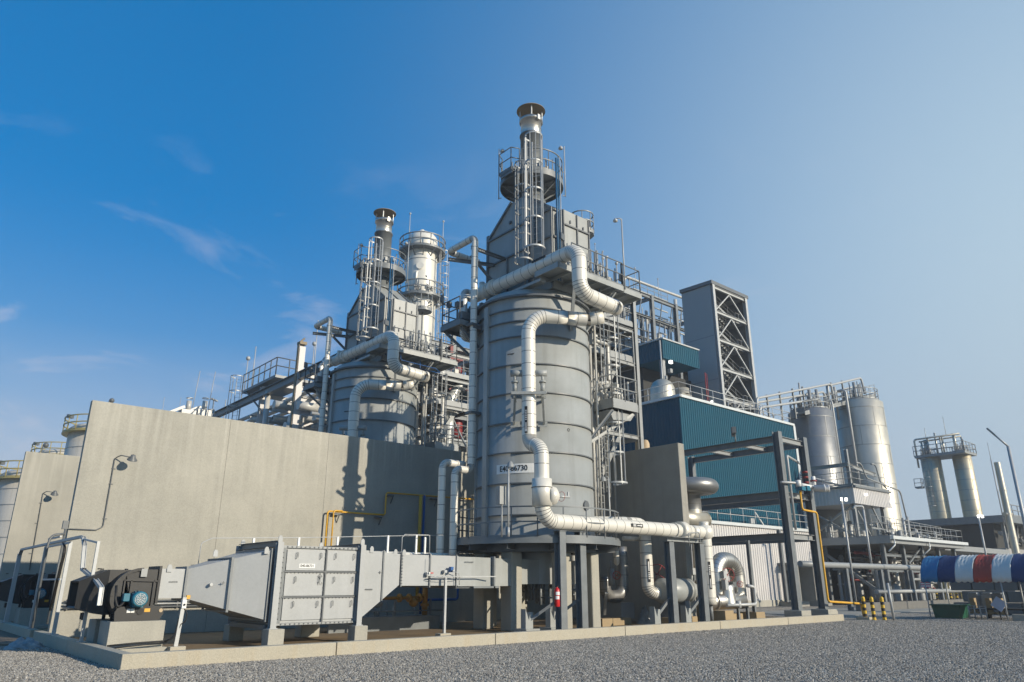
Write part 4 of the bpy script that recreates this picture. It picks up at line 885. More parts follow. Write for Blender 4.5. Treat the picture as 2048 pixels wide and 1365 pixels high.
# end of the riser run: tee and drop
t=thing('drop_pipe','white lagged drop pipe at the right end of the horizontal pipe','pipe',(25.98,18.1,.8))
b=MB(); b.pipe([(25.05,18.1,3.62),(25.98,18.1,3.62),(25.98,18.1,.85)],.255,.3,20,.42,steps=8); b.ball((25.98,18.1,3.62),.36,16); b.lathe((25.98,18.1,0),[(.18,3.9),(.2,4.05),(.001,4.06)],14); b.build('pipe_run',['white_jacket','seam'],t)
lb=MB(); lb.bx((25.83,17.90,1.95),(.1,.012,1.05),R(-35)); lo=lb.build('flow_label','black',t)
b=MB(); b.bx((25.825,17.893,1.65),(.03,.004,.35),R(-35)); 
for i in range(5): b.bx((25.825,17.893,2.0+i*.08),(.06,.004,.04),R(-35))
b.build('label_arrow','white',lo)
b=MB(); b.tube((25.98,18.1,.25),(25.98,18.1,.9),.09,10); b.build('support_stub','steel_grey',t)
# white down pipe to the grey vessel
t=thing('down_pipe','white lagged pipe dropping from behind to the grey horizontal vessel','pipe',(24.3,19.8,1.1))
b=MB(); b.pipe([(20.9,19.6,3.86),(22.2,18.95,3.86),(23.15,18.9,3.86),(23.15,18.9,1.3),(23.75,18.72,1.3)],.235,.4,20,.42,steps=8); b.build('pipe_run',['white_jacket','seam'],t)
lb=MB(); lb.bx((23.02,18.70,2.12),(.1,.012,.85),R(-30)); lo=lb.build('flow_label','black',t)
b=MB(); b.bx((23.017,18.692,2.27),(.045,.004,.35),R(-30))
for i in range(4): b.bx((23.017,18.692,1.82+i*.07),(.06,.004,.04),R(-30))
b.build('label_arrow','white',lo)
t=thing('horizontal_vessel','pale grey horizontal vessel lying behind the braced posts','vessel',(26.2,19.8,.6))
b=MB(); X=Vector((1,0,0))
b.rings([(Vector((x,18.6,1.38)),X,r) for x,r in ((23.5,.3),(23.6,.46),(24.9,.46),(25.05,.4),(25.15,.4),(25.17,.45),(25.25,.45),(25.3,.3),(25.6,.3))],26); b.build('shell','heater_grey',t)
b=MB(); b.box(23.8,24.1,18.35,18.9,.3,1.0); b.box(24.7,25.0,18.35,18.9,.3,1.0); b.build('saddle','steel_grey',t)
b=MB(); b.tube((25.4,18.5,1.6),(25.4,18.45,2.2),.05,8); b.bx((25.4,18.4,2.1),(.18,.14,.25)); b.bx((25.5,18.45,1.9),(.12,.12,.3),0,1); b.build('valve',['galv','dark_grey'],t)
for x,l in ((23.6,'warm coloured concrete block under the left end of the grey vessel'),(24.95,'warm coloured concrete block under the right end of the grey vessel')): block(x,x+.4,18.3,18.7,.42,l,'warm concrete blocks','warm_concrete',name='concrete_block',cat='block')
block(26.35,26.95,17.7,18.5,.62,'warm coloured concrete block beside the foot of the white drop pipe','warm concrete blocks','warm_concrete',name='concrete_block',cat='block')
block(30.2,30.9,18.7,19.6,.45,'warm coloured concrete block right of the steel inverted-U pipe','warm concrete blocks','warm_concrete',name='concrete_block',cat='block')
block(27.9,29.3,18.8,19.7,.42,'dark saddle block below the steel inverted-U pipe','warm concrete blocks','warm_concrete',name='concrete_block',cat='block')
def wheel(b,c,r,n,m=0,tr=.02):
    n=Vector(n).normalized(); a=n.cross(Vector((0,0,1))).normalized(); u=a.cross(n); c=Vector(c)
    for i in range(20): g,h=R(i*18),R(i*18+18); b.tube(c+a*r*math.cos(g)+u*r*math.sin(g),c+a*r*math.cos(h)+u*r*math.sin(h),tr,6,m)
    for i in range(4): g=R(i*90+30); b.tube(c,c+a*r*math.cos(g)+u*r*math.sin(g),tr*.7,5,m)
    b.tube(c,c-n*.3,tr,6,m)
b=MB(); wheel(b,(24.55,19.5,2.0),.38,(-.5,-.85,0),0,.02); tag(b.build('handwheel','dull_red',None,(24.55,19.5,2.0)),'red valve handwheel against the shaded wall, half behind a post','handwheel')
# dark stainless U
t=thing('loop_pipe','shiny dark steel U shaped pipe behind the right concrete pillar','pipe',(23.6,20.9,.9))
b=MB(); b.pipe([(24.0,20.9,3.1),(24.0,20.9,1.15),(22.9,20.9,1.15),(22.9,20.9,1.9)],.24,.45,18,.5,steps=8); b.build('pipe_run',['stainless_dark','seam'],t)
b=MB(); b.tube((22.75,20.4,1.55),(22.75,20.4,2.2),.13,12); b.tube((22.75,20.4,2.2),(22.75,20.4,2.5),.03,6); b.build('valve','galv_dull',t)
b=MB(); wheel(b,(22.8,20.15,1.95),.15,(-.6,-.8,0),0,.015); b.build('handwheel','faded_red',t)
b=MB(); b.bar((22.5,20.6,.5),(22.1,20.1,1.3),.1,.1); b.box(23.5,24.3,20.6,21.2,.3,.9); b.build('support','galv_dull',t)
t=thing('drain_pipe','short white lagged elbow with valve below the ring platform, right','pipe',(22.6,20.1,2.5))
b=MB(); b.pipe([(21.9,20.0,3.0),(22.55,19.9,3.0),(22.55,19.9,2.4)],.11,.15,12,.3); b.lathe((22.55,19.9,0),[(.001,2.3),(.08,2.35),(.11,2.42)],12); b.tube((22.2,19.2,3.3),(23.0,19.1,3.3),.09,10); b.build('pipe_run',['white_jacket','seam'],t)
heap('plastic_bundle','grey plastic wrapped bundle on the floor before the shaded wall','bundle',(24.6,20.35,PZ),.32,.28,.62,'plastic_wrap',5,20)
b=MB(); b.box(21.6,22.2,19.9,20.5,PZ,.38); b.box(22.4,23.6,20.2,20.8,PZ,.36); tag(b.build('timber_skid','warm_concrete',None,(22.4,20.3,PZ)),'low warm coloured blocks on the floor right of the pillar','blocks')
# mushroom shaped stainless bend + horizontal drum
t=thing('duct_bend','mushroom shaped stainless duct bend standing past the wall end','duct bend',(28.55,20.5,3.9))
b=MB(); prof=[(.46,4.85),(.46,5.5)]+[(.95+.36*math.cos(R(a)),5.9+.34*math.sin(R(a))) for a in range(-110,95,14)]+[(.6,6.24),(.001,6.24)]
b.lathe((28.55,20.5,0),prof,40)
for i in range(14): a=R(i*360/14); b.bar((28.55+.5*math.cos(a),20.5+.5*math.sin(a),6.245),(28.55+1.05*math.cos(a),20.5+1.05*math.sin(a),6.235),.012,.012,1)
b.ann((28.55,20.5,0),.455,.475,5.1,5.12,30,1); b.build('bend',['stainless_dark','seam'],t)
b=MB(); b.lathe((28.55,20.5,0),[(.46,4.5),(.46,4.86)],30); b.rings([(Vector((x,20.3,4.42)),X,r) for x,r in ((27.2,.36),(29.2,.36))],24); b.tube((29.2,20.3,4.42),(29.23,20.3,4.42),.38,24); b.tube((28.55,20.5,.1),(28.55,20.5,4.2),.12,10); b.build('drum','stainless_dull',t)
# inverted U with exchanger body
t=thing('exchanger','stainless exchanger with tall inverted U pipe and red handwheel','heat exchanger',(28.8,19.2,.5))
b=MB(); b.pipe([(28.1,19.2,.95),(28.1,19.2,2.62),(29.75,19.2,2.62),(29.75,19.2,.95)],.34,.72,22,.38,steps=8); b.build('loop',['stainless','seam'],t)
b=MB(); b.rings([(Vector((x,19.0,.92)),X,r) for x,r in ((26.7,.2),(26.8,.33),(29.6,.33),(29.75,.2))],24); b.lathe((28.4,18.95,0),[(.42,.8),(.36,1.35),(.36,1.55),(.3,1.6),(.001,1.6)],24); b.rings([(Vector((27.4,19.0,.92)),X,.40),(Vector((27.5,19.0,.92)),X,.40)],24); b.build('body','stainless',t)
b=MB(); wheel(b,(28.35,18.75,2.0),.27,(-.72,-.68,0),0,.017); wheel(b,(29.15,18.7,1.62),.12,(-.7,-.7,0),0,.013); b.build('handwheel','faded_red',t)
b=MB(); b.tube((28.45,18.95,1.5),(28.45,18.95,2.3),.04,8); b.tube((28.3,18.95,1.5),(28.3,18.95,2.3),.025,8); b.bx((28.1,18.8,2.0),(.22,.2,.3)); b.bx((28.8,18.85,1.6),(.25,.22,.22),0,1); b.bx((28.0,18.7,1.6),(.2,.2,.4)); b.build('valve',['galv','dark_grey'],t)
b=MB(); b.pipe([(27.7,18.5,.78),(29.9,18.5,.78),(29.9,18.5,1.5),(29.5,18.6,1.55)],.07,.12,10); b.tube((28.6,18.5,.65),(28.6,18.5,.95),.1,10); b.build('bypass_pipe','galv',t)
b=MB()
for x in (28.9,29.6): b.ib((x,18.75,.15),(x,18.75,.7),.1,.1,.012)
b.box(28.7,29.8,18.6,18.95,.1,.16); b.build('support','steel_grey',t)
b=MB(); b.ib((30.4,18.9,.4),(30.4,18.9,3.5),.14,.14,.014); b.pipe([(30.4,18.75,1.3),(30.3,18.6,.95),(30.0,18.55,.9)],.02,.1,6); tag(b.build('cable_post','steel_grey',None,(30.4,18.9,.4)),'thin dark post with cable right of the steel inverted-U pipe','post')
b=MB(); b.tube((30.2,24.5,.1),(30.2,24.5,5.6),.1,10); b.tube((31.0,24.5,.1),(31.0,24.5,5.6),.09,10); b.pipe([(29.4,24.6,5.8),(31.2,24.6,5.8)],.1,None,10); b.bx((29.7,24.6,5.95),(.2,.2,.2)); b.bx((31.0,24.6,6.0),(.2,.2,.3)); tag(b.build('pipe_pair',['white_jacket'],None,(30.6,24.5,.1)),'pair of white pipes with valves in front of the teal wall','pipes')
# ================================================================ PIPE BRIDGE FRAME
t=thing('pipe_bridge','grey steel portal frame with two tall posts in front of teal wall','steel frame',(33.4,19,.1))
FX0,FX1,FY=32.35,34.75,17.95
for x in (FX0,FX1):
    b=MB(); b.ib((x,FY,.5),(x,FY,8.62),.34,.34,.03,0,(0,1,0)); b.box(x-.22,x+.22,FY-.22,FY+.22,.5,.53)
    for i in range(26): b.bx((x+.06*(i%2),FY-.172,1+i*.29),(.02,.01,.03),0,0)
    b.build('post','steel_grey',t)
    for z,h in ((8.28,.3),(5.62,.34),(3.72,.3)):
        b=MB(); b.ib((x,FY+.17,z),(x,24.6,z),.22,h,.02); b.build('long_beam','steel_grey',t)
    b=MB(); b.ib((x,24.7,.1),(x,24.7,8.5),.3,.3,.025); b.build('post','steel_grey',t)
b=MB()
for z in (8.28,5.62,3.72): b.ib((FX0+.18,FY,z),(FX1-.18,FY,z),.2,.26,.02)
for y in (20,22): b.ib((FX0,y,8.28),(FX1,y,8.28),.16,.2,.016)
b.build('cross_beam','galv_dull',t)
for x,l in ((FX0,'concrete pedestal under the left post of the steel portal frame'),(FX1,'concrete pedestal under the right post of the steel portal frame')): block(x-.42,x+.42,FY-.42,FY+.42,.5,l,'portal frame pedestals',name='concrete_pedestal',cat='pedestal')
block(35.2,35.6,17.7,18.3,.42,'low concrete block at the right end of the kerb','portal frame pedestals',name='concrete_block',cat='block')
t=thing('valve_assembly','white valve assembly with blue actuators on the frame\'s upper corner','valve assembly',(34,17.6,5.8))
b=MB(); b.pipe([(32.6,17.7,4.0),(32.6,17.7,7.45),(35.6,18.6,7.45)],.06,.12,8); b.pipe([(31.6,17.6,6.1),(33.3,17.6,6.2),(33.4,17.6,5.7)],.06,.1,8); b.build('pipe_run','galv',t)
b=MB(); d_=Vector((.55,-.83,0)); 
for i,o_ in enumerate((0,.42)): c=Vector((34.15+o_,17.35,6.0)); b.rings([(c,d_,.15),(c+d_*.45,d_,.15),(c+d_*.46,d_,.17),(c+d_*.5,d_,.17)],16)
b.tube((33.2,17.5,6.1),(34.9,17.5,6.05),.1,10); b.tube((34.4,17.45,6.1),(34.4,17.45,6.6),.1,10); b.tube((33.0,17.5,6.0),(33.0,17.5,6.3),.12,10); b.build('valve_body','white',t)
b=MB(); b.bx((33.55,17.4,5.95),(.3,.2,.22)); b.bx((33.1,17.4,5.9),(.35,.2,.18)); b.build('actuator','motor_blue',t)
b=MB()
for z in (6.25,6.5,6.75): b.tube((33.75,17.5,z-.04),(33.75,17.5,z+.04),.13,12)
b.tube((34.4,17.45,6.35),(34.4,17.45,6.42),.16,12); b.build('flange','dull_red',t)
t=thing('floodlight','floodlight on a short arm atop the steel portal frame','lamp',(32.2,21.5,8.4)); b=MB(); b.tube((32.3,20.2,8.4),(32.3,20.2,8.8),.04,6); b.bx((32.2,20.2,9.0),(.5,.2,.3),R(40)); b.bx((32.5,20.4,8.9),(.25,.2,.25),R(40)); b.build('lamp_body','dark_grey',t)
b=MB(); b.pipe([(33.25,17.6,5.85),(33.25,17.6,4.95),(34.3,17.45,4.88),(34.3,17.45,.85),(36.9,17.15,.72),(36.95,17.12,.1)],.05,.14,10); tag(b.build('gas_pipe','yellow_paint',None,(34.3,17.45,.1)),'yellow gas pipe descending the portal frame to the striped bollards','pipe')
b=MB(); b.box(36.4,37.2,16.75,17.25,-.02,.13); tag(b.build('concrete_footing','kerb_concrete',None,(36.8,17,0)),'small concrete footing where the yellow pipe enters the ground','footing')
# bollards
def bollard(x,y,label,h=1.05,first=[None]):
    if first[0] is None:
        t=thing('bollard',label,'bollard',(x,y,0),'black and yellow striped bollards')
        b=MB(); n=7
        for i in range(n): b.lathe((x,y,0),[(.085,h*.92*i/n),(.085,h*.92*(i+1)/n)],16,i%2)
        b.lathe((x,y,0),[(.085,h*.92),(.075,h*.97),(.04,h),(.001,h)],16,0); b.build('post',['bollard_yellow','black'],t)
        b=MB(); b.box(x-.3,x+.3,y-.3,y+.3,-.02,.02); b.build('base_slab','kerb_concrete',t); first[0]=t
    else:
        t=copy_tree(first[0]); t.location=(x,y,0); t['label']=label
    return t
bollard(36.85,17.0,'striped bollard on the left, beside the end of the yellow pipe')
bollard(36.45,16.42,'striped bollard in the middle of the row of three')
bollard(36.80,16.10,'striped bollard on the right, next to the plain white post')
_p=oz(1877,1211); bollard(_p.x,_p.y,'striped bollard under the left part of the striped awning')
_p=oz(1905,1211.5); bollard(_p.x,_p.y,'dim striped bollard under the awning, second from left')
_p=oz(1917,1210.5); bollard(_p.x,_p.y,'striped bollard under the awning near the metal barrier')
b=MB(); b.tube((36.8,15.68,0),(36.72,15.68,1.66),.06,10); tag(b.build('marker_post','galv',None,(36.8,15.68,0)),'plain white post right of the three striped bollards','post')
# long grey pipe on low supports, going right
t=thing('ground_pipe','long dark grey pipe carried at head height behind the bollards','pipe',(60,24,0))
b=MB(); p0=oy(1600,1128,23); b.pipe([p0,(p0.x+3,23,p0.z-.02),(72,23.2,p0.z),(73,16,p0.z)],.18,.8,12); b.tube((52,23,1.1),(72,23,1.1),.15,10); b.build('pipe_run','galv_dull',t)
b=MB()
for x in (48,53,58,63,68): b.ib((x,23,0),(x,23,p0.z-.2),.26,.26,.03)
b.build('support','steel_grey',t)
# ================================================================ TEAL BUILDING
TY=32.0
t=thing('process_building','large teal corrugated building with pale clad lower storey','building',(52,38,0))
b=MB(); b.box(44.25,60.55,TY+.06,46,5.9,14.9); b.corr((44.2,TY),(60.6,TY),5.9,15.0,.27,.045); b.corr((44.2,46),(44.2,TY),5.9,15.0,.27,.045); b.corr((60.6,TY),(60.6,46),5.9,15,.27,.045); b.build('upper_wall','teal',t)
b=MB(); b.bar((44.1,TY-.06,15.06),(60.7,TY-.06,15.06),.16,.2); b.bar((44.1,TY-.14,15.06),(44.1,46,15.06),.16,.2); b.box(44.2,60.6,TY,46,14.95,15.0); b.box(60.5,60.85,TY-.1,TY+.3,5.9,15.0); b.build('roof_trim','pale_jacket',t)
b=MB(); b.rail([(44.3,44,15.1),(44.3,TY+.1,15.1),(60.5,TY+.1,15.1),(60.5,40,15.1)],1.1,1.5,.03); b.rail([(53,33.5,15.1),(57,33.2,15.6),(60.4,33.6,15.1)],1.1,1,.04); b.build('roof_rail','galv',t)
b=MB(); b.box(43.2,59.5,31.26,TY+3,.0,5.7); b.corr((43.1,31.2),(59.6,31.2),.45,5.75,.3,.05); b.corr((59.6,31.2),(59.6,34),.45,5.75,.3,.05); b.build('lower_wall','white_clad',t)
b=MB(); b.box(43.0,59.8,31.1,32.0,5.75,5.9); b.box(43.0,59.9,31.0,31.15,5.7,5.92); b.build('ledge','pale_jacket',t)
b=MB(); b.rail([(43.1,31.12,5.92),(59.8,31.12,5.92)],1.1,1.6,.03,toe=False); b.bar((51.9,31.4,6.9),(52.8,31.3,5.95),.1,.1); b.box(51.1,51.6,31.3,31.5,6,6.4); b.build('ledge_rail','galv',t)
b=MB(); b.box(43,59.7,31.12,31.25,0,.45); b.build('base_course','concrete',t)
b=MB(); b.box(54.0,58.6,29.6,31.2,3.0,3.15); b.build('porch_roof','steel_grey',t)
b=MB(); b.box(56.6,57.6,29.7,31.1,.3,3.0); b.box(54.1,54.4,29.7,30.0,.3,3.0); b.box(53.6,54.9,29.4,31.1,0,.35); b.box(56.2,58.2,29.3,31.1,0,.4); b.build('porch_pier','concrete_dark',t)
b=MB(); b.box(55.2,56.2,31.05,31.14,.4,2.6); b.build('door','interior_dark',t)
b=MB(); b.box(58.2,58.8,30.4,30.9,.3,2.6); b.build('cabinet','heater_grey',t)
b=MB(); b.ib((53.4,30.4,.3),(53.4,30.4,5.6),.25,.25,.03); b.build('column','steel_grey',t)
for x,y,l in ((45.3,33.5,'shiny rounded vessel on the teal roof, at its left end'),):
    b=MB(); b.lathe((x+.9,y+1.6,15.0),[(.001,2.35),(.4,2.28),(.75,2.05),(.98,1.6),(1.02,.9),(1.02,.2)],30); b.tube((x+1.1,y+1.3,17.2),(x+1.1,y+1.3,17.6),.12,10,1); tag(b.build('roof_vessel',['stainless_dull','galv_dull'],None,(x+.9,y+1.6,15)),l,'vessel')
t=thing('roof_pump','grey block shaped drum on the teal roof beside the shiny vessel','drum',(48.3,35,15))
b=MB(); b.box(47.8,49.2,34.4,35.4,15.0,16.4); b.lathe((48.5,34.9,16.4),[(.62,0),(.62,.5),(.001,.6)],20); b.build('drum','concrete_dark',t,bevel=.03)
# raised teal canopy block
t=thing('roof_canopy','raised teal canopy block over a dark open bay on the roof','canopy',(50.5,40,15))
a0=oy(1325.7,683.8,36); a1=oy(1395.6,732.6,36)
b=MB(); b.box(47.95,52.9,36.06,66,19.75,21.3); b.corr((47.9,36),(52.95,36),19.7,21.4,.27,.045); b.corr((47.9,66),(47.9,36),19.7,21.4,.27,.045); b.build('fascia','teal',t)
b=MB(); b.bar((47.8,35.95,21.45),(53.0,35.95,21.45),.14,.12); b.bar((47.83,36,21.45),(47.83,66,21.45),.14,.12); b.tube((47.75,36.2,21.3),(47.75,36.2,15),.07,8); b.build('gutter','galv',t)
b=MB(); b.ib((48.15,36.4,15),(48.15,36.4,19.7),.35,.35,.03); b.ib((48.15,44,15),(48.15,44,19.7),.35,.35,.03); b.ib((47.9,36.3,17.2),(56,36.5,16.2),.2,.3,.02); b.build('column','galv_dull',t)
b=MB(); b.box(48.7,55.8,39.0,66,14,19.7); b.build('shade_backing','interior_dark',t)  # solid dark block stands in for the shade inside the open bay
b=MB(); b.tube((54.6,36.6,15.2),(54.6,36.6,19.8),.05,8); b.tube((55.0,36.7,15.2),(55.0,36.7,19.8),.035,8); b.build('fire_main','dull_red',t)
b=MB(); b.bx((48.6,35.85,19.45),(.3,.2,.25)); b.bx((48.9,36.2,18.8),(.3,.3,.35),0,1); b.build('lamp',['lamp_lit','galv_dull'],t)
# stair tower
t=thing('stair_tower','tall grey stair tower with open braced side on the building\'s roof','stair tower',(59,38,15))
x0,x1,y0,y1,zt=55.95,61.9,36.0,39.4,28.7
b=MB(); b.box(x0,x0+.12,y0+.1,y1,15,zt); b.build('side_panel','panel_grey',t)
b=MB()
for z in (19.4,23.6): b.box(x0-.006,x0,y0+.1,y1,z-.02,z+.02)
b.build('panel_joint','dark_grey',t)
b=MB(); b.box(x0+.12,x1,y1-.1,y1,15,zt); b.box(x1-.1,x1,y0+.2,y1-.1,15,zt); b.build('rear_panel','dark_grey',t)
b=MB(); b.prism([(y0-.2,zt),(y1+.1,zt+.1),(y1+.1,zt+.45),(y0-.2,zt+.35)],'x',x0-.15,x1+.2); b.build('roof','dark_grey',t)
zs=[15,17.6,20.4,23.2,26.0,28.5]
b=MB()
for x in (x0+.2,x1-.2): b.ib((x,y0,15),(x,y0,zt),.34,.34,.03)
b.ib((x1-.15,y1-.2,15),(x1-.15,y1-.2,zt),.3,.3,.03)
for z in zs[1:]: b.ib((x0+.2,y0,z),(x1-.2,y0,z),.22,.3,.02)
b.build('frame','galv',t)
b=MB()
for a,c in zip(zs[:-1],zs[1:]): b.bar((x0+.35,y0+.02,a+.1),((x0+x1)/2,y0+.02,c-.15),.11,.11,0,(0,1,0)); b.bar((x1-.35,y0+.02,a+.1),((x0+x1)/2,y0+.02,c-.15),.11,.11,0,(0,1,0))
b.build('brace','galv',t)
b=MB()
for a,c in zip(zs[:-1],zs[1:]):
    h=(a+c)/2; b.box(x1-1.4,x1-.2,y0+.5,y1-.2,c-.06,c); b.box(x0+.2,x0+1.2,y0+.5,y1-.2,h-.06,h); b.stairs((x1-1.4,y0+1.1,a),(x0+1.2,y0+1.1,h),1.0,9); b.stairs((x0+1.2,y0+2.4,h),(x1-1.4,y0+2.4,c),1.0,9)
    b.rail([(x1-1.4,y0+.5,c),(x1-.25,y0+.5,c)],1.05,.5,.025); b.rail([(x0+.3,y0+.5,h),(x0+1.2,y0+.5,h)],1.05,.5,.025)
b.build('stair','galv_dull',t)
b=MB()
for i,z in enumerate(zs[1:]): b.bx((x0+3.2+.2*i,y1-.25,z-.5),(.2,.1,.12))
b.bx((x0-.05,37,17.4),(.08,.2,.15)); b.build('lamp','lamp_lit',t)
# open steel structure behind canopy
t=thing('roof_structure','open steel frame with pipes left of the grey stair tower','steel structure',(50,46,15))
P=lambda px,py: oy(px,py,47)
a=P(1285,680); c=P(1376,632); xl,xr=a.x,c.x+3
b=MB(); zb=a.z-1.2; zt2=P(1330,602).z
for x in (xl-3,xl+2,(xl+xr)/2+.5,xr): 
    for y in (47,52): b.ib((x,y,zb-8),(x,y,zt2),.4,.4,.03)
for y in (47,52): 
    for z,h_ in ((zb,1.3),((zb+zt2)/2+.6,.25),(zt2-.3,.4)): b.ib((xl-6,y,z),(xr+2,y,z),.3,h_,.03)
for x in (xl-3,xl+2,xr): 
    for z in (zb,zt2-.3): b.ib((x,47,z),(x,52,z),.3,.4,.03)
for i in range(6): x=xl-3+i*1.8; b.bar((x,47,zb+.5),(x+1.5,47,zt2-.4),.09,.09); b.bar((x+1.5,52,zb+.5),(x,52,zt2-.4),.09,.09)
b.build('frame','steel_grey',t)
b=MB(); b.box(xl-6,xr+2,47.2,52,zb-.3,zb-.1); b.box(xl-6,xr+2,48.5,58,zb-9,zb-.4); b.build('dark_bay','interior_dark',t)  # solid dark blocks stand in for shade below the frame
b=MB(); b.pipe([(xl-2,47.5,zt2-.5),(xl-2,47.5,zt2+1.4),(xr-3,47.5,zt2+1.6),(xr+1.5,47.5,zt2+1.0),(xr+1.5,47.5,zb)],.16,.8,10); b.pipe([(xr-5,47.2,zb+.5),(xr-5,47.2,zt2+.8)],.2,None,10)
for i in range(46): x=rnd.uniform(xl-6,xr); y=rnd.uniform(47.5,51.5); b.tube((x,y,zb+.4),(x,y,rnd.uniform(zb+1.5,zt2+.5)),rnd.choice((.06,.1,.18)),7)
for i in range(34): x=rnd.uniform(xl-6,xr-1); z=rnd.uniform(zb+.8,zt2); b.tube((x,49,z),(x+rnd.uniform(1,4),49,z),.08,7)
b.build('pipework','vessel_pale',t)
b=MB(); b.rail([(xl-6,46.9,zb+.4),(xr+1,46.9,zb+.4)],1.1,1.2,.03); b.rail([(xl-1,47,zt2),(xl+5,47,zt2)],1.1,1.2,.03); b.rail([(xr-2.5,47,zt2),(xr+1,47,zt2),(xr+1,52,zt2)],1.4,1.2,.04); b.build('handrail','galv_dull',t)
b=MB()
for x,h in ((xl-.6,2.6),(xl+3.4,2.4),(xr-1,2.2),(xl-7,3.5),(xl-5.8,3)): b.tube((x,47,zt2),(x,47,zt2+h),.035,6); b.ball((x,47,zt2+h),.09,8)
b.build('lamp_pole','galv',t)
# ================================================================ SILOS
def silo(label,c,r,z0,z1,mt,cone=.7,name='silo',seams=6,group='metal silos',rails=True):
    t=thing(name,label,'silo',(c[0],c[1],z0),group)
    b=MB(); b.lathe((*c,0),[(r,z0),(r,z1),(r*.75,z1+cone*.6),(.25,z1+cone),(.001,z1+cone)],56); 
    for i in range(1,seams+1):
        z=z0+(z1-z0)*i/(seams+.35); b.ann((*c,0),r,r*1.006,z-.03,z+.03,56,1)
        for a in (200+37*(i%3),245+30*(i%2)): p=(c[0]+r*1.002*math.cos(R(a)),c[1]+r*1.002*math.sin(R(a))); b.bx((*p,z-(z1-z0)/(seams+.35)/2),(.02,.05,(z1-z0)/(seams+.35)),R(a),1)
    b.build('shell',[mt,'galv_dull'],t)
    if rails:
        b=MB(); b.rrail(c,r*.86,z1+cone*.35,1.1,18,tr=.03,n=36); 
        for i in range(9): a=rnd.uniform(0,6.28); q=(c[0]+r*.6*rnd.random()*math.cos(a),c[1]+r*.6*rnd.random()*math.sin(a)); b.tube((*q,z1+.3),(*q,z1+rnd.uniform(1.2,2.6)),rnd.choice((.06,.1,.16)),8)
        b.build('top_rail','galv_dull',t)
    return t
silo('tall pale stainless silo, largest, above the deck at right',(75.7,32.5),2.36,5.2,19.35,'stainless_dull',.75,seams=7)
silo('darker grey steel silo directly right of the teal building',(67.3,33.6),2.05,5.2,17.4,'stainless_dark',.6,seams=6)
silo('small pale cylinder glimpsed between the two big silos',(76.5,36.6),.8,6.2,14.5,'stainless_dull',.3,seams=3)
t=thing('silo_catwalk','catwalk with long parallel pipes across the tops of the silos','catwalk',(70,33,18))
b=MB(); A_=oy(1600,828,33.2); B_=oy(1742,792,33.2); b.bar(A_,B_,1.0,.12); b.ib(A_-Vector((0,.5,.1)),B_-Vector((0,.5,.1)),.1,.22,.02); b.build('walkway','galv_dull',t)
b=MB(); b.rail([A_-Vector((0,.5,-.06)),B_-Vector((0,.5,-.06))],1.1,1.2,.03); b.rail([A_+Vector((0,.5,.06)),B_+Vector((0,.5,.06))],1.1,1.2,.03); b.build('handrail','galv_dull',t)
b=MB()
for (xa,ya,xb,yb,dy) in ((1514,797,1662,768,.0),(1512,806,1648,784,.3),(1520,816,1640,798,-.3)):
    P1=oy(xa,ya,33.2+dy); P2=oy(xb,yb,33.2+dy); b.pipe([P1-Vector((.3,0,1.6)),P1,P2,P2-Vector((-.2,0,2.2))],.11,.4,10)
for (xa,ya,xb,yb,dy) in ((1655,772,1722,756,.2),(1648,790,1715,772,.5)):
    P1=oy(xa,ya,33.2+dy); P2=oy(xb,yb,33.2+dy); b.pipe([P1-Vector((.2,0,2.6)),P1,P2,P2-Vector((-.3,0,1.8))],.12,.4,10)
b.build('transfer_pipe','galv',t)
b=MB()
for xa,ya,yb in ((1540,850,792),(1566,845,786),(1592,838,780),(1612,832,776),(1668,812,768),(1690,806,764)): P1=oy(xa,ya,33.4); P2=oy(xa,yb,33.4); b.ib(P1,(P1.x,33.4,P2.z),.14,.14,.016)
b.build('post','galv_dull',t)
b=MB()
for i in range(10): P1=oy(rnd.uniform(1600,1740),800,33.6); b.tube((P1.x,33.6,17.6),(P1.x,33.6,rnd.uniform(19.5,21.2)),rnd.choice((.05,.09,.14)),8)
b.build('instrument','galv',t)
b=MB(); b.pipe([(72.6,33,20.4),(72.6,32.2,20.4),(72.6,32.2,6.3)],.12,.4,10); b.pipe([(69.9,33,19),(69.9,32.5,19),(69.9,32.5,6.5)],.1,.4,8); b.build('down_pipe','galv',t)
# ladder on pole by silo
# ================================================================ DECK STRUCTURE AT RIGHT
t=thing('process_deck','raised steel process deck with handrail beneath the tall silos','deck',(80,34,0))
b=MB(); b.box(61,76.6,25.3,34,4.65,5.14); b.box(76.6,95,27,45,4.6,5.1)
b.build('floor','galv_dull',t)
b=MB(); b.box(60.9,76.8,25.0,25.29,4.95,5.2); b.pipe([(61.2,25.1,4.95),(61.2,25.1,4.5),(60.6,25.4,4.0)],.06,.15,8); b.pipe([(68,25.1,4.95),(68,25.1,4.4),(67.4,25.6,3.8)],.06,.15,8); b.build('gutter','pale_jacket',t)
b=MB(); b.rail([(61.05,33,5.14),(61.05,25.35,5.14),(76.6,25.35,5.14),(76.6,30,5.14)],1.1,1.3,.026); b.rail([(62,27,5.9),(76,26.8,5.5)],1.1,1.2,.025); b.build('handrail','galv_dull',t)
b=MB()
for x in (61.5,65.2,69,72.6,76.3): 
    b.ib((x,26.2,0),(x,26.2,4.65),.3,.3,.03); b.ib((x,31,0),(x,31,4.65),.3,.3,.03)
b.bar((61.5,31,4.0),(61.5,26.3,.5),.22,.22); b.bar((66,26.2,3.2),(69,26.2,4.6),.13,.13)
for z in (3.8,2.6): b.ib((61.4,26.3,z),(77,26.3,z),.16,.2,.02)
b.build('column','steel_grey',t)
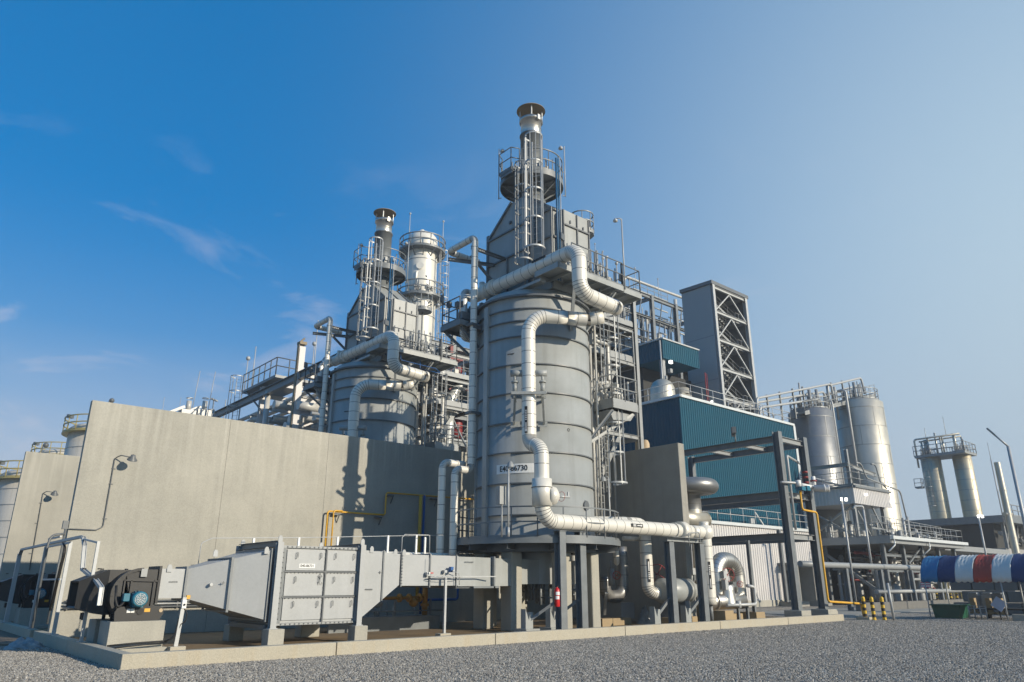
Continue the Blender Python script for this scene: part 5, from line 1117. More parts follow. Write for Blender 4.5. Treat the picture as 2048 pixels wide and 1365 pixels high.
b=MB(); b.box(61,95,32.3,32.5,0,4.6); b.box(61.2,76,25.6,32,.02,.3); b.build('shade_backing','interior_dark',t)  # dark back sheet and floor slab stand in for shade under the deck
# fascia clad box over the deck with columns
t=thing('clad_canopy','pale corrugated fascia canopy on columns over the process deck','canopy',(70,31,6))
c=od(1707,974.6,67); zt3=c.z; zb3=od(1710,1007,67).z
b=MB(); cx0,cy0=c.x,c.y; xr3=cx0+6.8; yl3=cy0+5.2
b.box(cx0+.06,xr3,cy0+.06,yl3,zb3+.1,zt3-.1); b.corr((cx0,cy0),(xr3,cy0),zb3,zt3,.3,.05); b.corr((cx0,yl3),(cx0,cy0),zb3,zt3,.3,.05); b.build('fascia','white_clad',t)
b=MB(); b.bar((cx0-.05,cy0-.1,zt3+.08),(xr3,cy0-.1,zt3+.08),.2,.16); b.bar((cx0-.1,cy0,zt3+.08),(cx0-.1,yl3,zt3+.08),.2,.16); b.build('gutter','steel_grey',t)
b=MB()
for x,y in ((cx0+.4,cy0+.4),(xr3-1,cy0+.4),(cx0+.4,yl3-.5)): b.ib((x,y,5.1),(x,y,zb3+.1),.28,.28,.03)
b.bar((cx0+.4,cy0+.5,5.2),(cx0+.4,yl3-.5,zb3),.14,.14); b.bar((cx0+.4,yl3-.5,5.2),(cx0+.4,cy0+.5,zb3),.14,.14); b.bar((xr3-3,cy0+.4,zb3),(xr3-.8,cy0+.4,5.2),.12,.12); b.bar((cx0+1,cy0+.4,zb3-.5),(cx0+3,cy0+.4,5.2),.1,.1); b.build('column','galv_dull',t)
b=MB(); b.ib((cx0,cy0+.3,zt3+1.9),(xr3-1.5,cy0+.3,zt3+1.5),.16,.3,.02); b.ib((cx0,cy0+.2,zt3+1.9),(cx0,yl3,zt3+1.9),.16,.3,.02); b.ib((cx0+.2,cy0+.3,zt3),(cx0+.2,cy0+.3,zt3+3.2),.25,.25,.02)
for i in range(7): b.tube((cx0-.4,yl3-2.4+i*.25,zt3+.8+.1*i),(cx0+4,yl3-2.4+i*.25,zt3+.7+.1*i),.08,7)
b.rail([(cx0,yl3,zt3+.2),(cx0,cy0,zt3+.2),(xr3,cy0,zt3+.2)],1.1,1.4,.03)
b.pipe([(cx0+.4,cy0-.3,zt3+2.0),(cx0+1.3,cy0-.3,zt3+2.1),(cx0+2.0,cy0-.3,zt3+.9),(cx0+6.2,cy0-.3,zt3+.5),(cx0+8.2,cy0-.4,zt3+.3),(cx0+8.9,cy0-.4,5.3)],.07,.6,8); b.pipe([(cx0+4,cy0,zt3+2.3),(cx0+4.9,cy0,zt3+2.4),(cx0+5.3,cy0,zt3+.9),(cx0+6.4,cy0,zt3+.4)],.07,.5,8); b.build('roof_pipework','galv_dull',t)
b=MB(); b.bx((cx0+1.6,cy0-.25,zb3+.8),(.2,.2,.2),R(30)); b.bx((xr3-.3,cy0-.25,zb3+.5),(.2,.2,.2),R(30)); b.build('lamp','lamp_lit',t)
# vessels and pipes under / on the deck (each one a thing)
for i in range(62):
    x=rnd.uniform(61.8,77); y=rnd.uniform(26.6,32); r_=rnd.choice((.1,.15,.2,.33)); z1=rnd.uniform(1.4,4.0); b=MB()
    b.lathe((x,y,0),[(r_,.1),(r_,z1),(r_*.6,z1+r_*.5),(.001,z1+r_*.6)],14)
    if r_<.2: b.pipe([(x,y,z1),(x,y,z1+.3),(x+rnd.choice((-1,1))*rnd.uniform(.6,2),y,z1+.3)],r_*.8,.2,8)
    else: b.ann((x,y,0),r_,r_+.06,z1*.6,z1*.6+.08,14)
    tag(b.build('vertical_vessel',rnd.choice(('stainless_dark','galv_dull','vessel_pale','stainless_dark')),None,(x,y,0)),'upright pipe or vessel in the shade beneath the process deck','vessel','vessels beneath the process deck')
for i in range(34):
    x=rnd.uniform(61.5,73); y=rnd.uniform(26.4,31); z=rnd.uniform(1.4,4.2); b=MB(); b.pipe([(x,y,z),(x+rnd.uniform(2,4),y,z),(x+rnd.uniform(4.5,5),y,z-rnd.uniform(.4,1.2))],rnd.choice((.05,.08,.12)),.3,8)
    tag(b.build('deck_pipe',rnd.choice(('galv_dull','dull_red','galv','steel_grey')),None,(x,y,z)),'horizontal pipe run in the shade beneath the process deck','pipe','pipes beneath the process deck')
for i in range(34):
    x=rnd.uniform(61.6,76); y=rnd.uniform(26.2,31) ; r_=rnd.choice((.08,.12,.22)); b=MB(); z1=rnd.uniform(5.6,7.4 if x<68 else 6.3); b.lathe((x,y,0),[(r_,5.14),(r_,z1),(.001,z1+r_*.5)],12); b.tube((x,y,z1-.3),(x+rnd.uniform(-1.5,1.5),y,z1-.3),.06,7)
    tag(b.build('deck_equipment',rnd.choice(('galv_dull','stainless_dark','vessel_pale','galv')),None,(x,y,5.14)),'small upright equipment on the process deck behind its handrail','equipment','equipment on the process deck')
# low retaining wall and soil edge in front of deck
b=MB(); b.box(47,85,21.9,22.2,0,.5); tag(b.build('low_wall','shaded_block',None,(80,28.7,0)),'low grey retaining wall in front of the process deck','wall')
# lamp posts standing around
def lamppost(label,px,pyb,pyt,d,lit=True,arm=False):
    p=od(px,pyb,d); q=od(px,pyt,d); p.z=max(0,p.z); 
    t=thing('lamp_post',label,'lamp post',p,'slim lamp posts in the yard')
    b=MB(); b.tube(p,(p.x,p.y,q.z),.06 if d<60 else .08,8); b.build('pole','galv',t)
    b=MB()
    if arm: b.pipe([(p.x,p.y,q.z-.05),(p.x,p.y,q.z+.2),(p.x-.5,p.y+.4,q.z+.2),(p.x-.55,p.y+.45,q.z)],.08,.2,8)
    else: b.bx((p.x,p.y,q.z+.06),(.24,.1,.18),R(30)); b.bx((p.x+.2,p.y-.17,q.z+.05),(.13,.1,.18),R(60))
    b.build('lamp_head','lamp_lit' if lit and not arm else 'galv',t)
lamppost('lamp post with small lit twin heads in front of the clad canopy',1712,1204,1000,46)
lamppost('hook topped lamp post right of the lit one, before the process deck',1746,1150,1018,60,False,True)
lamppost('lamp post with lit head rising behind the striped awning',1982,1160,1034,58)
t=thing('street_lamp','tall street lamp with bent arm at the far right','street lamp',(46,12.6,0))
p=od(2048,1080,46); top=od(2016,893,46); e=od(1990,871,46)
b=MB(); b.tube((top.x,top.y,0),(top.x,top.y,top.z),.11,10,0,.08); b.build('pole','galv',t)
b=MB(); b.tube((top.x,top.y,top.z),e,.05,8); b.build('arm','galv',t)
b=MB(); dv=(e-top).normalized(); b.bar(e,e+dv*.5,.22,.08); b.build('lamp_head','galv_dull',t)
t=thing('flare_stack','slim stainless exhaust stack with antenna near the right edge','stack',(60,16.8,1))
cx_,cy_=od(2014,1020,62).x,od(2014,1020,62).y
zt4=od(1999,925,62).z
b=MB(); b.lathe((cx_,cy_,0),[(.25,0),(.2,zt4)],18)
for z in (3,4.6,6.2,7.8): b.ann((cx_,cy_,0),.2,.25,z,z+.05,18)
b.tube((cx_-.35,cy_+.1,6.2),(cx_+.35,cy_-.1,6.2),.14,10); b.build('shell','stainless_dull',t)
b=MB(); b.pipe([(cx_-.3,cy_+.25,5.5),(cx_-.3,cy_+.25,zt4+.2)],.04,None,6); b.tube((cx_-.3,cy_+.25,zt4+.2),(cx_-.3,cy_+.25,zt4+1.4),.02,5); b.build('antenna','galv',t)
# twin silos far away
def far_silo(label,c,r): return silo(label,c,r,9.0,17.1,'stainless_beige',.4,seams=6,group='twin silos far away')
far_silo('left one of two distant slim silos, with ladder up its side',(103.4,36.2),1.18)
far_silo('right one of two distant slim silos, sunlit on its right side',(104.6,32.9),1.08)
t=thing('distant_platform','railed platform and header pipes on top of the distant twin silos','platform',(104,34.5,17))
b=MB(); b.box(102,106.2,31.6,37.6,17.2,17.4); b.rail([(102,37.6,17.4),(102,31.6,17.4),(106.2,31.6,17.4),(106.2,37.6,17.4)],1.3,1,.045); b.build('floor','galv_dull',t)
b=MB(); b.pipe([(102.6,37.5,16),(102.6,37.5,19.7),(103.6,32.3,19.9)],.12,.3,10); b.pipe([(103.6,33.0,19.9),(103.6,33.0,18)],.14,.3,10); b.tube((103,36,19.75),(103,36,17.5),.1,8); b.tube((103.3,34.6,19.8),(103.3,34.6,17.5),.1,8); b.pipe([(103.4,36.4,17.4),(103.4,36.4,19.6)],.3,None,12)
for x,y,h in ((103.5,35.2,20.4),(103.5,34.4,19.8),(104.5,33.4,20.2),(103,36.8,19.4),(104.6,32.5,19.6)): b.tube((x,y,17.3),(x,y,h),.12,8)
b.tube((103,37.1,19.4),(104,32.3,19.6),.1,8); b.tube((103.5,36.3,19.7),(103.5,36.3,21.2),.03,5); b.tube((104,34,19.9),(104,34,22.4),.03,5); b.build('header_pipe','stainless_dull',t)
b=MB(); b.ladder(102.3,36.6,9,17,R(200),.5,11); b.box(101.6,102.5,37.2,38,13.3,13.45); b.rail([(101.6,38,13.4),(101.6,37.2,13.4),(102.5,37.2,13.4)],1.1,.6,.04); b.build('caged_ladder','galv_dull',t)
t=thing('distant_building','long low dark roofed plant building under the distant silos','building',(108,33,0))
b=MB(); b.box(97,150,27,46,8.2,9.0); b.build('roof','steel_grey',t)
b=MB(); b.box(97.5,150,28,46,0,5.4); b.build('wall','far_grey',t)
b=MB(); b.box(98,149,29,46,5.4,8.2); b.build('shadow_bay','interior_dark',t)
b=MB()
for i in range(14): x=98+i*3.5; b.ib((x,28,5.3),(x,28,8.3),.3,.3,.04); b.bar((x,28,5.4),(x+1.7,28,8.2),.15,.15)
for i in range(30): x=rnd.uniform(98,140); b.tube((x,28.5,rnd.uniform(5.6,7.8)),(x+rnd.uniform(.5,4),28.5,rnd.uniform(5.6,7.8)),rnd.choice((.08,.15,.25)),6)
b.rail([(97,27,9),(140,27,9)],1.2,2,.05); b.build('framework','galv_dull',t)
t=thing('distant_shed','pale blue roofed shed on the horizon at the right edge','shed',(150,32,0)); b=MB(); b.box(120,230,20,24,0,7.5); b.build('wall','far_grey',t); b=MB(); b.prism([(18.5,7.5),(25,7.5),(22,10.2)],'x',118,232); b.build('roof','heater_grey',t)
b=MB(); 
for i in range(8): b.tube((70+i*.9,25.6,0),(70+i*.9,25.6,2.9+.3*(i%2)),.04,6)
b.box(69.5,77,25.8,26.2,2.3,2.8); tag(b.build('yellow_gantry','yellow_paint' if 0 else 'rail_yellow',None,(92,28,0)),'yellowish railings and posts low beneath the process deck\'s right end','railing')
# ================================================================ AWNING AREA
t=thing('striped_awning','long awning striped light blue, navy, white and red with scalloped hem','awning',(40,12,0))
names=['tent_sky','tent_navy','tent_white','tent_red','tent_white','tent_navy','tent_sky','tent_white','tent_red','tent_white']
bw=.77; Y0=15.45
prof=[(0,1.74),(.02,1.95),(.12,2.2),(.32,2.5),(.62,2.74),(1.0,2.9),(1.45,2.98),(1.9,2.9),(2.3,2.72),(2.6,2.4),(2.75,1.95),(2.78,1.74)]
AX=40.0
for i,nm in enumerate(names):
    ya=Y0-i*bw*1.02; yb=ya-bw*1.02
    b=MB(); n=16; vs=[];fs=[]
    for j in range(n+1):
        y=ya+(yb-ya)*j/n
        for k_,(x,z) in enumerate(prof):
            wv=.026*math.sin(j*2.1+k_*1.7+i)+.02*math.sin(j*4.7-k_*2.9+2*i); zz=z+wv-(.035*math.sin(math.pi*j/n) if 2<k_<9 else 0)+.012*math.sin(j*1.9+k_*2.6+i*1.3)*math.sin(k_*1.1)
            if k_ in (0,len(prof)-1): zz=z-.06*abs(math.sin(j*math.pi*3/n))
            vs.append((AX+x+wv*.6,y,zz))
    m_=len(prof)
    for j in range(n):
        for k_ in range(m_-1): fs.append((j*m_+k_,j*m_+k_+1,(j+1)*m_+k_+1,(j+1)*m_+k_))
    b.add(vs,fs,0,True)
    o=b.build('stripe',nm,t); so_=o.modifiers.new('thick','SOLIDIFY'); so_.thickness=.006
b=MB(); 
for y in (15.3,12.0,8.6):
    for x in (AX+.05,AX+2.7): b.tube((x,y,0),(x,y,1.85),.03,8)
b.tube((AX+.05,15.4,1.85),(AX+.05,7.5,1.85),.02,6); b.tube((AX+1.4,15.4,2.88),(AX+1.4,7.5,2.88),.02,6)
b.build('pole','galv',t)
t=thing('flag_sign','small pink and white striped sign hanging at the awning\'s left corner','sign',(40.2,16.2,1.5))
b=MB(); 
for i,mm_ in enumerate((0,1,0,1,0)): b.box(40.05,40.07,15.05,15.5,1.44+i*.055,1.495+i*.055,mm_)
b.tube((40.06,15.3,0),(40.06,15.3,1.45),.02,6,1)
mat('pink',(.50,.12,.22),.6); b.build('panel',['pink','white'],t)
b=MB(); a0=oz(1862,1233,0); b.prism([(15.45,0.02),(14.35,0.02),(14.25,.62),(15.55,.62)],'x',41.0,42.2); b.box(40.9,42.3,14.2,15.6,.60,.66); tag(b.build('waste_bin','bin_green',None,(42.8,16.3,0)),'dark green skip bin at the awning\'s left end','bin')
t=thing('crowd_barrier','short metal barrier standing right of the green bin','barrier',(42,14.9,0))
b=MB()
for y in (13.2,13.45,13.7,13.95): b.tube((41.2,y,0),(41.2,y,.62),.03,7)
b.tube((41.2,13.2,.5),(41.2,13.95,.5),.025,6); b.tube((41.2,13.2,.25),(41.2,13.95,.25),.025,6); b.tube((41.2,13.2,.6),(41.2,13.95,.62),.02,6); b.build('frame','galv',t)
# block wall behind the awning: each block visible through the opening
r3=random.Random(4)
for row in range(3):
    for i in range(9):
        y=17.2-i*1.15-(.55 if row%2 else 0); b=MB(); b.box(48.6,49.4,y-1.1,y,row*.62+.02,row*.62+.6)
        tag(b.build('concrete_block','shaded_block',None,(49,y-.5,row*.62),bevel=.03),'grey concrete block in the stacked block wall behind the awning','block','stacked blocks behind the awning')
b=MB(); b.box(40.6,40.95,8.6,12.0,.0,.3); tag(b.build('kerb_block','concrete',None,(41.7,11,0),bevel=.03),'long low concrete barrier lying in front of the awning','barrier')
t=thing('notice_board','pale blue sheet leaning on a dark stand under the awning','notice board',(41.2,12.6,0))
b=MB(); b.bx((41.0,12.55,.72),(.03,.5,.5)); 
for v in range(len(b.v)):
    x,y,z=b.v[v]; dy,dz=y-12.55,z-.72; a=R(38); b.v[v]=(x,12.55+dy*math.cos(a)-dz*math.sin(a),.72+dy*math.sin(a)+dz*math.cos(a))
mat('paper_blue',(.45,.55,.75),.6); b.build('sheet','paper_blue',t); b=MB(); b.tube((41.1,12.6,0),(41.05,12.6,.5),.03,6); b.tube((41.1,12.3,0),(41.05,12.4,.5),.03,6); b.build('stand','black',t)
b=MB(); b.rings([(Vector((41.8,11.3,.95)),X,.26),(Vector((41.95,11.3,.95)),X,.28)],18); b.bx((41.9,11.25,.72),(.2,.42,.25)); b.tube((41.9,11.3,0),(41.9,11.3,.6),.04,6); tag(b.build('plastic_drum','lime',None,(41.9,11.3,0)),'bright green plastic container under the awning\'s right half','container')
for i,(y,l) in enumerate(((14.2,'pale bench post under the awning left of the pale blue sheet'),(13.5,'pale stool post in the middle beneath the awning'),(13.0,'pale bench post just left of the pale blue sheet'))):
    b=MB(); b.box(42.6,42.9,y-.1,y+.1,.3,.95); b.box(42.5,43.0,y-.2,y+.2,.2,.3); tag(b.build('bench_post','warm_concrete',None,(42.7,y,.2)),l,'bench post','posts under the awning')
b=MB(); b.box(42.4,43.2,9.4,14.2,.42,.5); 
for y in (9.8,11.6,13.6): b.box(42.6,43,y-.05,y+.05,0,.42)
tag(b.build('bench','black',None,(42.8,11.8,0)),'long dark bench beneath the striped awning','bench')
for i,(y,x) in enumerate(((14.4,43.6),(13.8,43.7),(13.3,43.6))):
    b=MB(); b.box(x-.2,x+.2,y-.25,y+.25,.5,1.1); b.box(x-.2,x+.2,y-.2,y+.2,1.12,1.2)
    tag(b.build('cabinet',('galv_dull','heater_grey','steel_grey')[i],None,(x,y,.5),bevel=.02),('light grey cabinet on the bench, left of three','blue grey cabinet in the middle of three on the bench','dark grey cabinet on the bench, right of three')[i],'cabinet','cabinets on the bench')
# ================================================================ LEFT BACKGROUND
def tank(label,az_,d,r,z1,seams=8):
    cx_,cy_=d*math.cos(R(az_)),d*math.sin(R(az_)); t=thing('storage_tank',label,'tank',(cx_,cy_,0),'white storage tanks behind the walls')
    b=MB(); b.lathe((cx_,cy_,0),[(r,0),(r,z1),(r*.9,z1+.25),(r*.3,z1+.75),(.001,z1+.85)],60)
    for i in range(1,seams): z=z1*i/seams; b.ann((cx_,cy_,0),r,r+.02,z-.03,z+.03,60,1)
    b.build('shell',['tank_white','galv_dull'],t)
    b=MB(); b.ann((cx_,cy_,0),r,r+.5,z1-.5,z1-.4,48); b.rrail((cx_,cy_),r+.45,z1-.4,1.3,22,tr=.045,n=44); b.build('top_rail','rail_yellow',t)
    b=MB(); b.tube((cx_-r*.3,cy_-r*.8,z1),(cx_-r*.3,cy_-r*.8,z1+2.4),.05,6); b.ball((cx_-r*.3+.2,cy_-r*.8,z1+2.4),.22,8); b.bx((cx_-r-.2,cy_-.6,z1+.9),(.5,.3,.3),R(30)); b.build('lamp_pole','dark_grey',t)
tank('white storage tank rising just left of the tall concrete wall\'s edge',78.65,75,3.2,14.7)
tank('white storage tank at the far left edge of the picture',81.9,75,3.2,10.3)
tank('white storage tank farther back, its top between the two others',80.7,92,3.2,14.7)
# distillation column
t=thing('distillation_column','tall white distillation column with three ring platforms','column',(32.6,50.3,0))
c=(32.6,50.3)
b=MB(); b.lathe((*c,0),[(1.05,5),(1.05,18),(1.1,19.5),(1.36,20.4),(1.36,30.8),(1.3,31.2),(1.0,31.6),(.55,31.85),(.001,31.95)],44); 
for z in (21,23.5,26.8,28.8): b.ann((*c,0),1.36,1.39,z-.03,z+.03,40,1)
b.build('shell',['white_jacket','galv_dull'],t)
for z,r in ((29.7,2.1),(25.2,2.1),(19.4,1.9),(15.4,1.9)):
    b=MB(); b.ann((*c,0),1.38,r,z,z+.12,36)
    for a in range(0,360,30): b.bar((c[0]+1.1*math.cos(R(a)),c[1]+1.1*math.sin(R(a)),z-.8),(c[0]+r*math.cos(R(a)),c[1]+r*math.sin(R(a)),z),.08,.08)
    o=b.build('ring_platform','steel_grey',t); b=MB(); b.rrail(c,r-.05,z+.12,1.15,14,tr=.04,n=30); b.build('handrail','steel_grey',o)
b=MB(); b.ladder(c[0]+1.75*math.cos(R(-55)),c[1]+1.75*math.sin(R(-55)),12,29.7,R(-55),.5,13,0,.45); b.build('caged_ladder','galv',t)
b=MB(); b.tube((c[0]-.1,c[1],31.8),(c[0]-.1,c[1],32.1),.2,14); b.pipe([(c[0]+.5,c[1]-.3,31.5),(c[0]+.95,c[1]-.65,31.4),(c[0]+1.05,c[1]-.72,29.9)],.16,.4,12); b.tube((c[0]-1.4,c[1]-.2,14),(c[0]-1.4,c[1]-.2,26),.22,12); b.pipe([(c[0]-1.1,c[1]-.9,25.3),(c[0]-1.1,c[1]-.9,27.4),(c[0]-.6,c[1]-.8,27.6)],.1,.2,8)
b.pipe([(c[0]+.6,c[1]-1.1,25.3),(c[0]+.6,c[1]-1.1,28.2)],.09,None,8); b.rings([(Vector((c[0]-.84,c[1]-1.04,28)),Vector((-.62,-.78,0)),.3),(Vector((c[0]-.92,c[1]-1.14,28)),Vector((-.62,-.78,0)),.33)],16)
b.build('overhead_line','white_jacket',t)
b=MB()
for a,z,h in ((200,30.1,2.8),(300,30.1,2.6),(250,25.3,1.5),(310,25.3,1.5)): x,y=c[0]+2*math.cos(R(a)),c[1]+2*math.sin(R(a)); b.tube((x,y,z),(x,y,z+h),.03,6); b.ball((x,y,z+h),.1,8)
for i in range(16): a=rnd.uniform(180,330); z=rnd.choice((25.3,15.5,19.5)); x,y=c[0]+1.55*math.cos(R(a)),c[1]+1.55*math.sin(R(a)); b.tube((x,y,z),(x,y,z+rnd.uniform(.6,1.5)),.05,6); b.bx((x,y,z+.8),(.2,.2,.25))
b.build('lamp_pole','galv',t)
t=thing('reflux_drum','white horizontal drum with bent pipe right of the column\'s foot','drum',(34,45,15)); p=oy(866,713,44)
b=MB(); b.rings([(Vector((p.x-3,44,p.z)),X,.5),(Vector((p.x-.3,44,p.z)),X,.5),(Vector((p.x+.1,44,p.z)),X,.3),(Vector((p.x+.25,44,p.z)),X,.05)],20); b.build('shell','white_jacket',t)
q=oy(880,735,43); b=MB(); b.pipe([(q.x-2,43,q.z-.4),(q.x,43,q.z+.3),(q.x+.35,43,q.z+.2),(q.x+.35,43,q.z-1.6)],.25,.4,12); b.build('bent_pipe','vessel_pale',t)
# ================================================================ PIPE RACK BEHIND LONG WALL
t=thing('pipe_rack','steel pipe rack with long dark beam rising above the concrete wall','pipe rack',(21,50,0))
b=MB(); b.ib((20,39,15.0),(20,64,15.0),.35,.55,.04); b.ib((24,38,12.6),(24,64,12.6),.3,.45,.04); b.ib((20.4,38.2,10.3),(26,38.2,10.3),.2,.3,.03); b.build('long_beam','steel_grey',t)
b=MB()
for y in (45.9,49.5,53.5): 
    b.ib((20,y,11.5),(28,y,11.5),.25,.4,.03); b.ib((20,y,13.5),(28,y,13.5),.25,.4,.03); b.ib((20.2,y,15.3),(28,y,15.3),.2,.3,.03)
for x,y in ((23.6,45.9),(20.2,52.0),(24,52),(27.5,45.9)): b.ib((x,y,0),(x,y,15.6),.4,.4,.04)
b.bar((20.4,46,11.5),(24,46,13.4),.12,.12); b.bar((20.2,52,11.2),(24,52,13.5),.12,.12); b.build('frame','white_clad',t)
b=MB(); b.ib((20,45.5,0),(20,45.5,17.1),.42,.42,.04); b.build('tall_post','white_clad',t)
b=MB(); b.box(19.74,19.78,45.35,45.65,8,17.3); b.bx((20,45.5,17.35),(.5,.5,.2)); b.tube((19.8,45.3,17.4),(20.2,45.6,17.8),.06,6); b.build('rust_strip','cap_tan',t)
b=MB()
for i in range(30): y=rnd.uniform(42.5,57); z=rnd.choice((11.9,12.3,13.9,10.6,9.9,13.0)); b.tube((20.5,y,z),(rnd.uniform(23.5,27.5),y,z),rnd.choice((.12,.18,.25)),9)
for i in range(8): x=20.6+i*.8; b.tube((x,42,13.95),(x,60,13.95),.15,9)
for i in range(22): x=rnd.uniform(20.3,26); y=rnd.uniform(42,57); b.tube((x,y,8),(x,y,rnd.uniform(11,14.6)),rnd.choice((.06,.1,.16)),8)
for i in range(8): x=rnd.uniform(20.3,25); y=rnd.uniform(43,55); z=rnd.uniform(11.3,13.6); b.rings([(Vector((x-.7,y,z)),Vector((1,0,0)),.3),(Vector((x+.7,y,z)),Vector((1,0,0)),.3)],12)
b.pipe([(20.3,54.6,9),(20.3,54.6,13.3),(20.3,53.2,13.4),(23,53.2,13.4)],.22,.4,12); b.pipe([(20.1,50.8,9.5),(20.1,50.8,15)],.2,None,12); b.build('rack_pipe','vessel_pale',t)
t=thing('rack_platform','railed inspection platform with caged ladder above the pipe rack','platform',(21.5,53,15.9))
b=MB(); b.box(19.9,22.8,49.3,55.6,15.75,15.95); b.bar((20,51,13.4),(20,55,15.8),.1,.1); b.build('floor','steel_grey',t)
b=MB(); b.rail([(19.9,55.6,15.95),(19.9,49.3,15.95),(22.8,49.3,15.95),(22.8,55.6,15.95)],1.3,1.0,.04,toe=False); b.build('handrail','dark_grey',t)
b=MB(); b.ladder(20.2,57.2,9,17.4,R(215),.6,12.5,0,.5); b.build('caged_ladder','galv',t)
b=MB()
for x,y,h in ((20,55.4,18.6),(22.7,49.4,18.9),(20,54,19.2),(22.6,48.9,20.6)): b.tube((x,y,15.9),(x,y,h),.035,6); b.ball((x,y,h),.18 if h<19 else .05,8)
b.build('lamp_pole','galv',t)
for px,lab in ((376,'small white equipment cluster peeking above the long wall, left'),(408,'small white equipment cluster above the long wall, second')):
    p=oy(px,822,60); t=thing('pipe_cluster',lab,'equipment',(p.x,60,0)); b=MB(); b.box(p.x-.6,p.x+.5,59.5,60.5,0,p.z); b.bar((p.x-2.5,60,p.z-1),(p.x-.3,60,p.z+.3),.2,.2); b.tube((p.x,60,p.z),(p.x,60,p.z+.8),.2,10); b.tube((p.x+.6,60,0),(p.x+.6,60,p.z+.2),.25,10); b.build('body','vessel_pale',t)
    b=MB(); b.tube((p.x+.3,60,p.z),(p.x+.5,60,p.z+3.4),.03,5); b.tube((p.x-1.9,60,p.z-2),(p.x-1.9,60,p.z+.8),.02,5); b.ann((p.x,60,p.z+1.0),.2,.26,0,.06,12); b.build('antenna','galv',t)
p=oy(428,800,60); b=MB(); b.tube((p.x,60,0),(p.x,60,p.z),.05,7); b.bx((p.x,60,p.z),(.9,.2,.1),R(40)); tag(b.build('lamp_post','galv',None,(p.x,60,0)),'thin T shaped lamp post above the long wall\'s middle','lamp post')
p=oy(452,800,60); b=MB(); b.tube((p.x,60,0),(p.x,60,p.z),.04,6); tag(b.build('lightning_rod','galv',None,(p.x,60,0)),'thin lightning rod above the long wall\'s middle','rod')
# ================================================================ STRUCTURE BETWEEN THE HEATERS
t=thing('process_structure','steel structure with red posts seen between the two heaters','steel structure',(32,41,0))
SY=40.0
def S_(px,py): return oy(px,py,SY)
b=MB(); xl=S_(897,700).x; xr=S_(960,700).x+3
zs2=[S_(900,z).z for z in (885,832,756,694)]
for x in (xl+.4,xl+3.3,xr): 
    for y in (SY,SY+4): b.ib((x,y,0),(x,y,zs2[3]+1),.3,.3,.03)
for z in zs2: 
    for y in (SY,SY+4): b.ib((xl-1.6,y,z),(xr,y,z),.22,.34,.03)
    b.box(xl,xr,SY+.2,SY+4,z+.1,z+.16)
b.bar((xl+1.2,SY,zs2[1]+.2),(xl+3,SY,zs2[2]-.2),.12,.12); b.bar((xl-4,SY+.5,zs2[2]-1.2),(xl+.2,SY+.5,zs2[1]-.4),.2,.2)
b.box(xl-5,xl-.3,SY+1,SY+5,zs2[2]+.1,zs2[2]+.5); b.box(xl-5.5,xl,SY+1,SY+5,zs2[1]-.2,zs2[1])
b.build('frame','steel_grey',t)
b=MB(); b.ib((xl,SY-.3,3),(xl,SY-.3,zs2[3]),.24,.24,.03); b.bar((xl,SY-.3,zs2[3]-.9),(xl+3.2,SY-.3,zs2[3]-.9),.2,.2); b.bar((xl,SY-.3,zs2[1]+2),(xl+3,SY-.3,zs2[1]+2),.16,.16); b.tube((xr-.6,SY-.5,2),(xr-.6,SY-.5,zs2[2]),.15,10); b.build('red_post','deep_red',t)
b=MB()
for z in zs2[:3]: b.rail([(xl,SY-.1,z+.16),(xr,SY-.1,z+.16)],1.1,1,.03)
b.rail([(xl-5,SY+.8,zs2[2]+.5),(xl-.3,SY+.8,zs2[2]+.5)],1.1,1,.03); b.rail([(xl-5,SY-1,zs2[0]-1),(xl-.6,SY-1,zs2[0]-1)],1.3,1.2,.04); b.build('handrail','galv_dull',t)
b=MB(); b.stairs((xl+.8,SY+1,zs2[0]-1.2),(xl+2.8,SY+1,zs2[0]+1.0),.9,8); b.build('stair','galv_dull',t)
b=MB()
for i in range(34):
    x=rnd.uniform(xl-5,xr); y=rnd.uniform(SY+1,SY+4); z=rnd.choice(zs2[:3]); b.tube((x,y,z),(x,y,z+rnd.uniform(.7,2.6)),rnd.choice((.06,.1,.2,.3)),8)
    if i%2: z2=z+rnd.uniform(.5,2.2); b.tube((x,y,z2),(x+rnd.uniform(.8,2.5),y,z2),rnd.choice((.06,.1,.15)),7)
b.build('pipework','galv_dull',t)  # duller steel tone stands in for the shade between the heaters
for k_,(py,lab) in enumerate(((735,'red fire water drum on the upper deck between the heaters'),(855,'red fire water drum on the lower deck between the heaters'))):
    p=oy(913,py,SY+.6); b=MB(); b.lathe((p.x,SY+.6,p.z),[(.02,.95),(.3,.85),(.42,.6),(.42,-.6),(.3,-.8),(.02,-.85)],20); tag(b.build('pressure_drum','red' if 0 else 'dull_red',None,(p.x,SY+.6,p.z-.85)),lab,'drum')
b=MB(); q=[oy(px,py,35) for px,py in ((962,762),(915,775),(899,800),(897,900))]; b.pipe([q[0],q[1],(q[2].x,35,q[1].z-1.0),(q[2].x,35,2)],.3,1.0,16,.6); tag(b.build('insulated_pipe',['pale_jacket','seam'],None,q[2]),'grey lagged pipe bending down between the two heaters, above the wall','pipe')
# ================================================================ SECOND BAY
for o,lab in COPY:
    c=copy_tree(o); c.location=o.location+Vector((0,PITCH,0)); c['label']=lab
# ================================================================ CAMERA
cam=bpy.data.cameras.new('camera'); cam.sensor_width=36; cam.lens=F/2048*36; cam.clip_end=4000; cam.clip_start=.1
co=bpy.data.objects.new('camera',cam); COL.objects.link(co); SC.camera=co
Bk=-FW; co.matrix_world=Matrix(((RT.x,UP.x,Bk.x,0),(RT.y,UP.y,Bk.y,0),(RT.z,UP.z,Bk.z,HC),(0,0,0,1)))
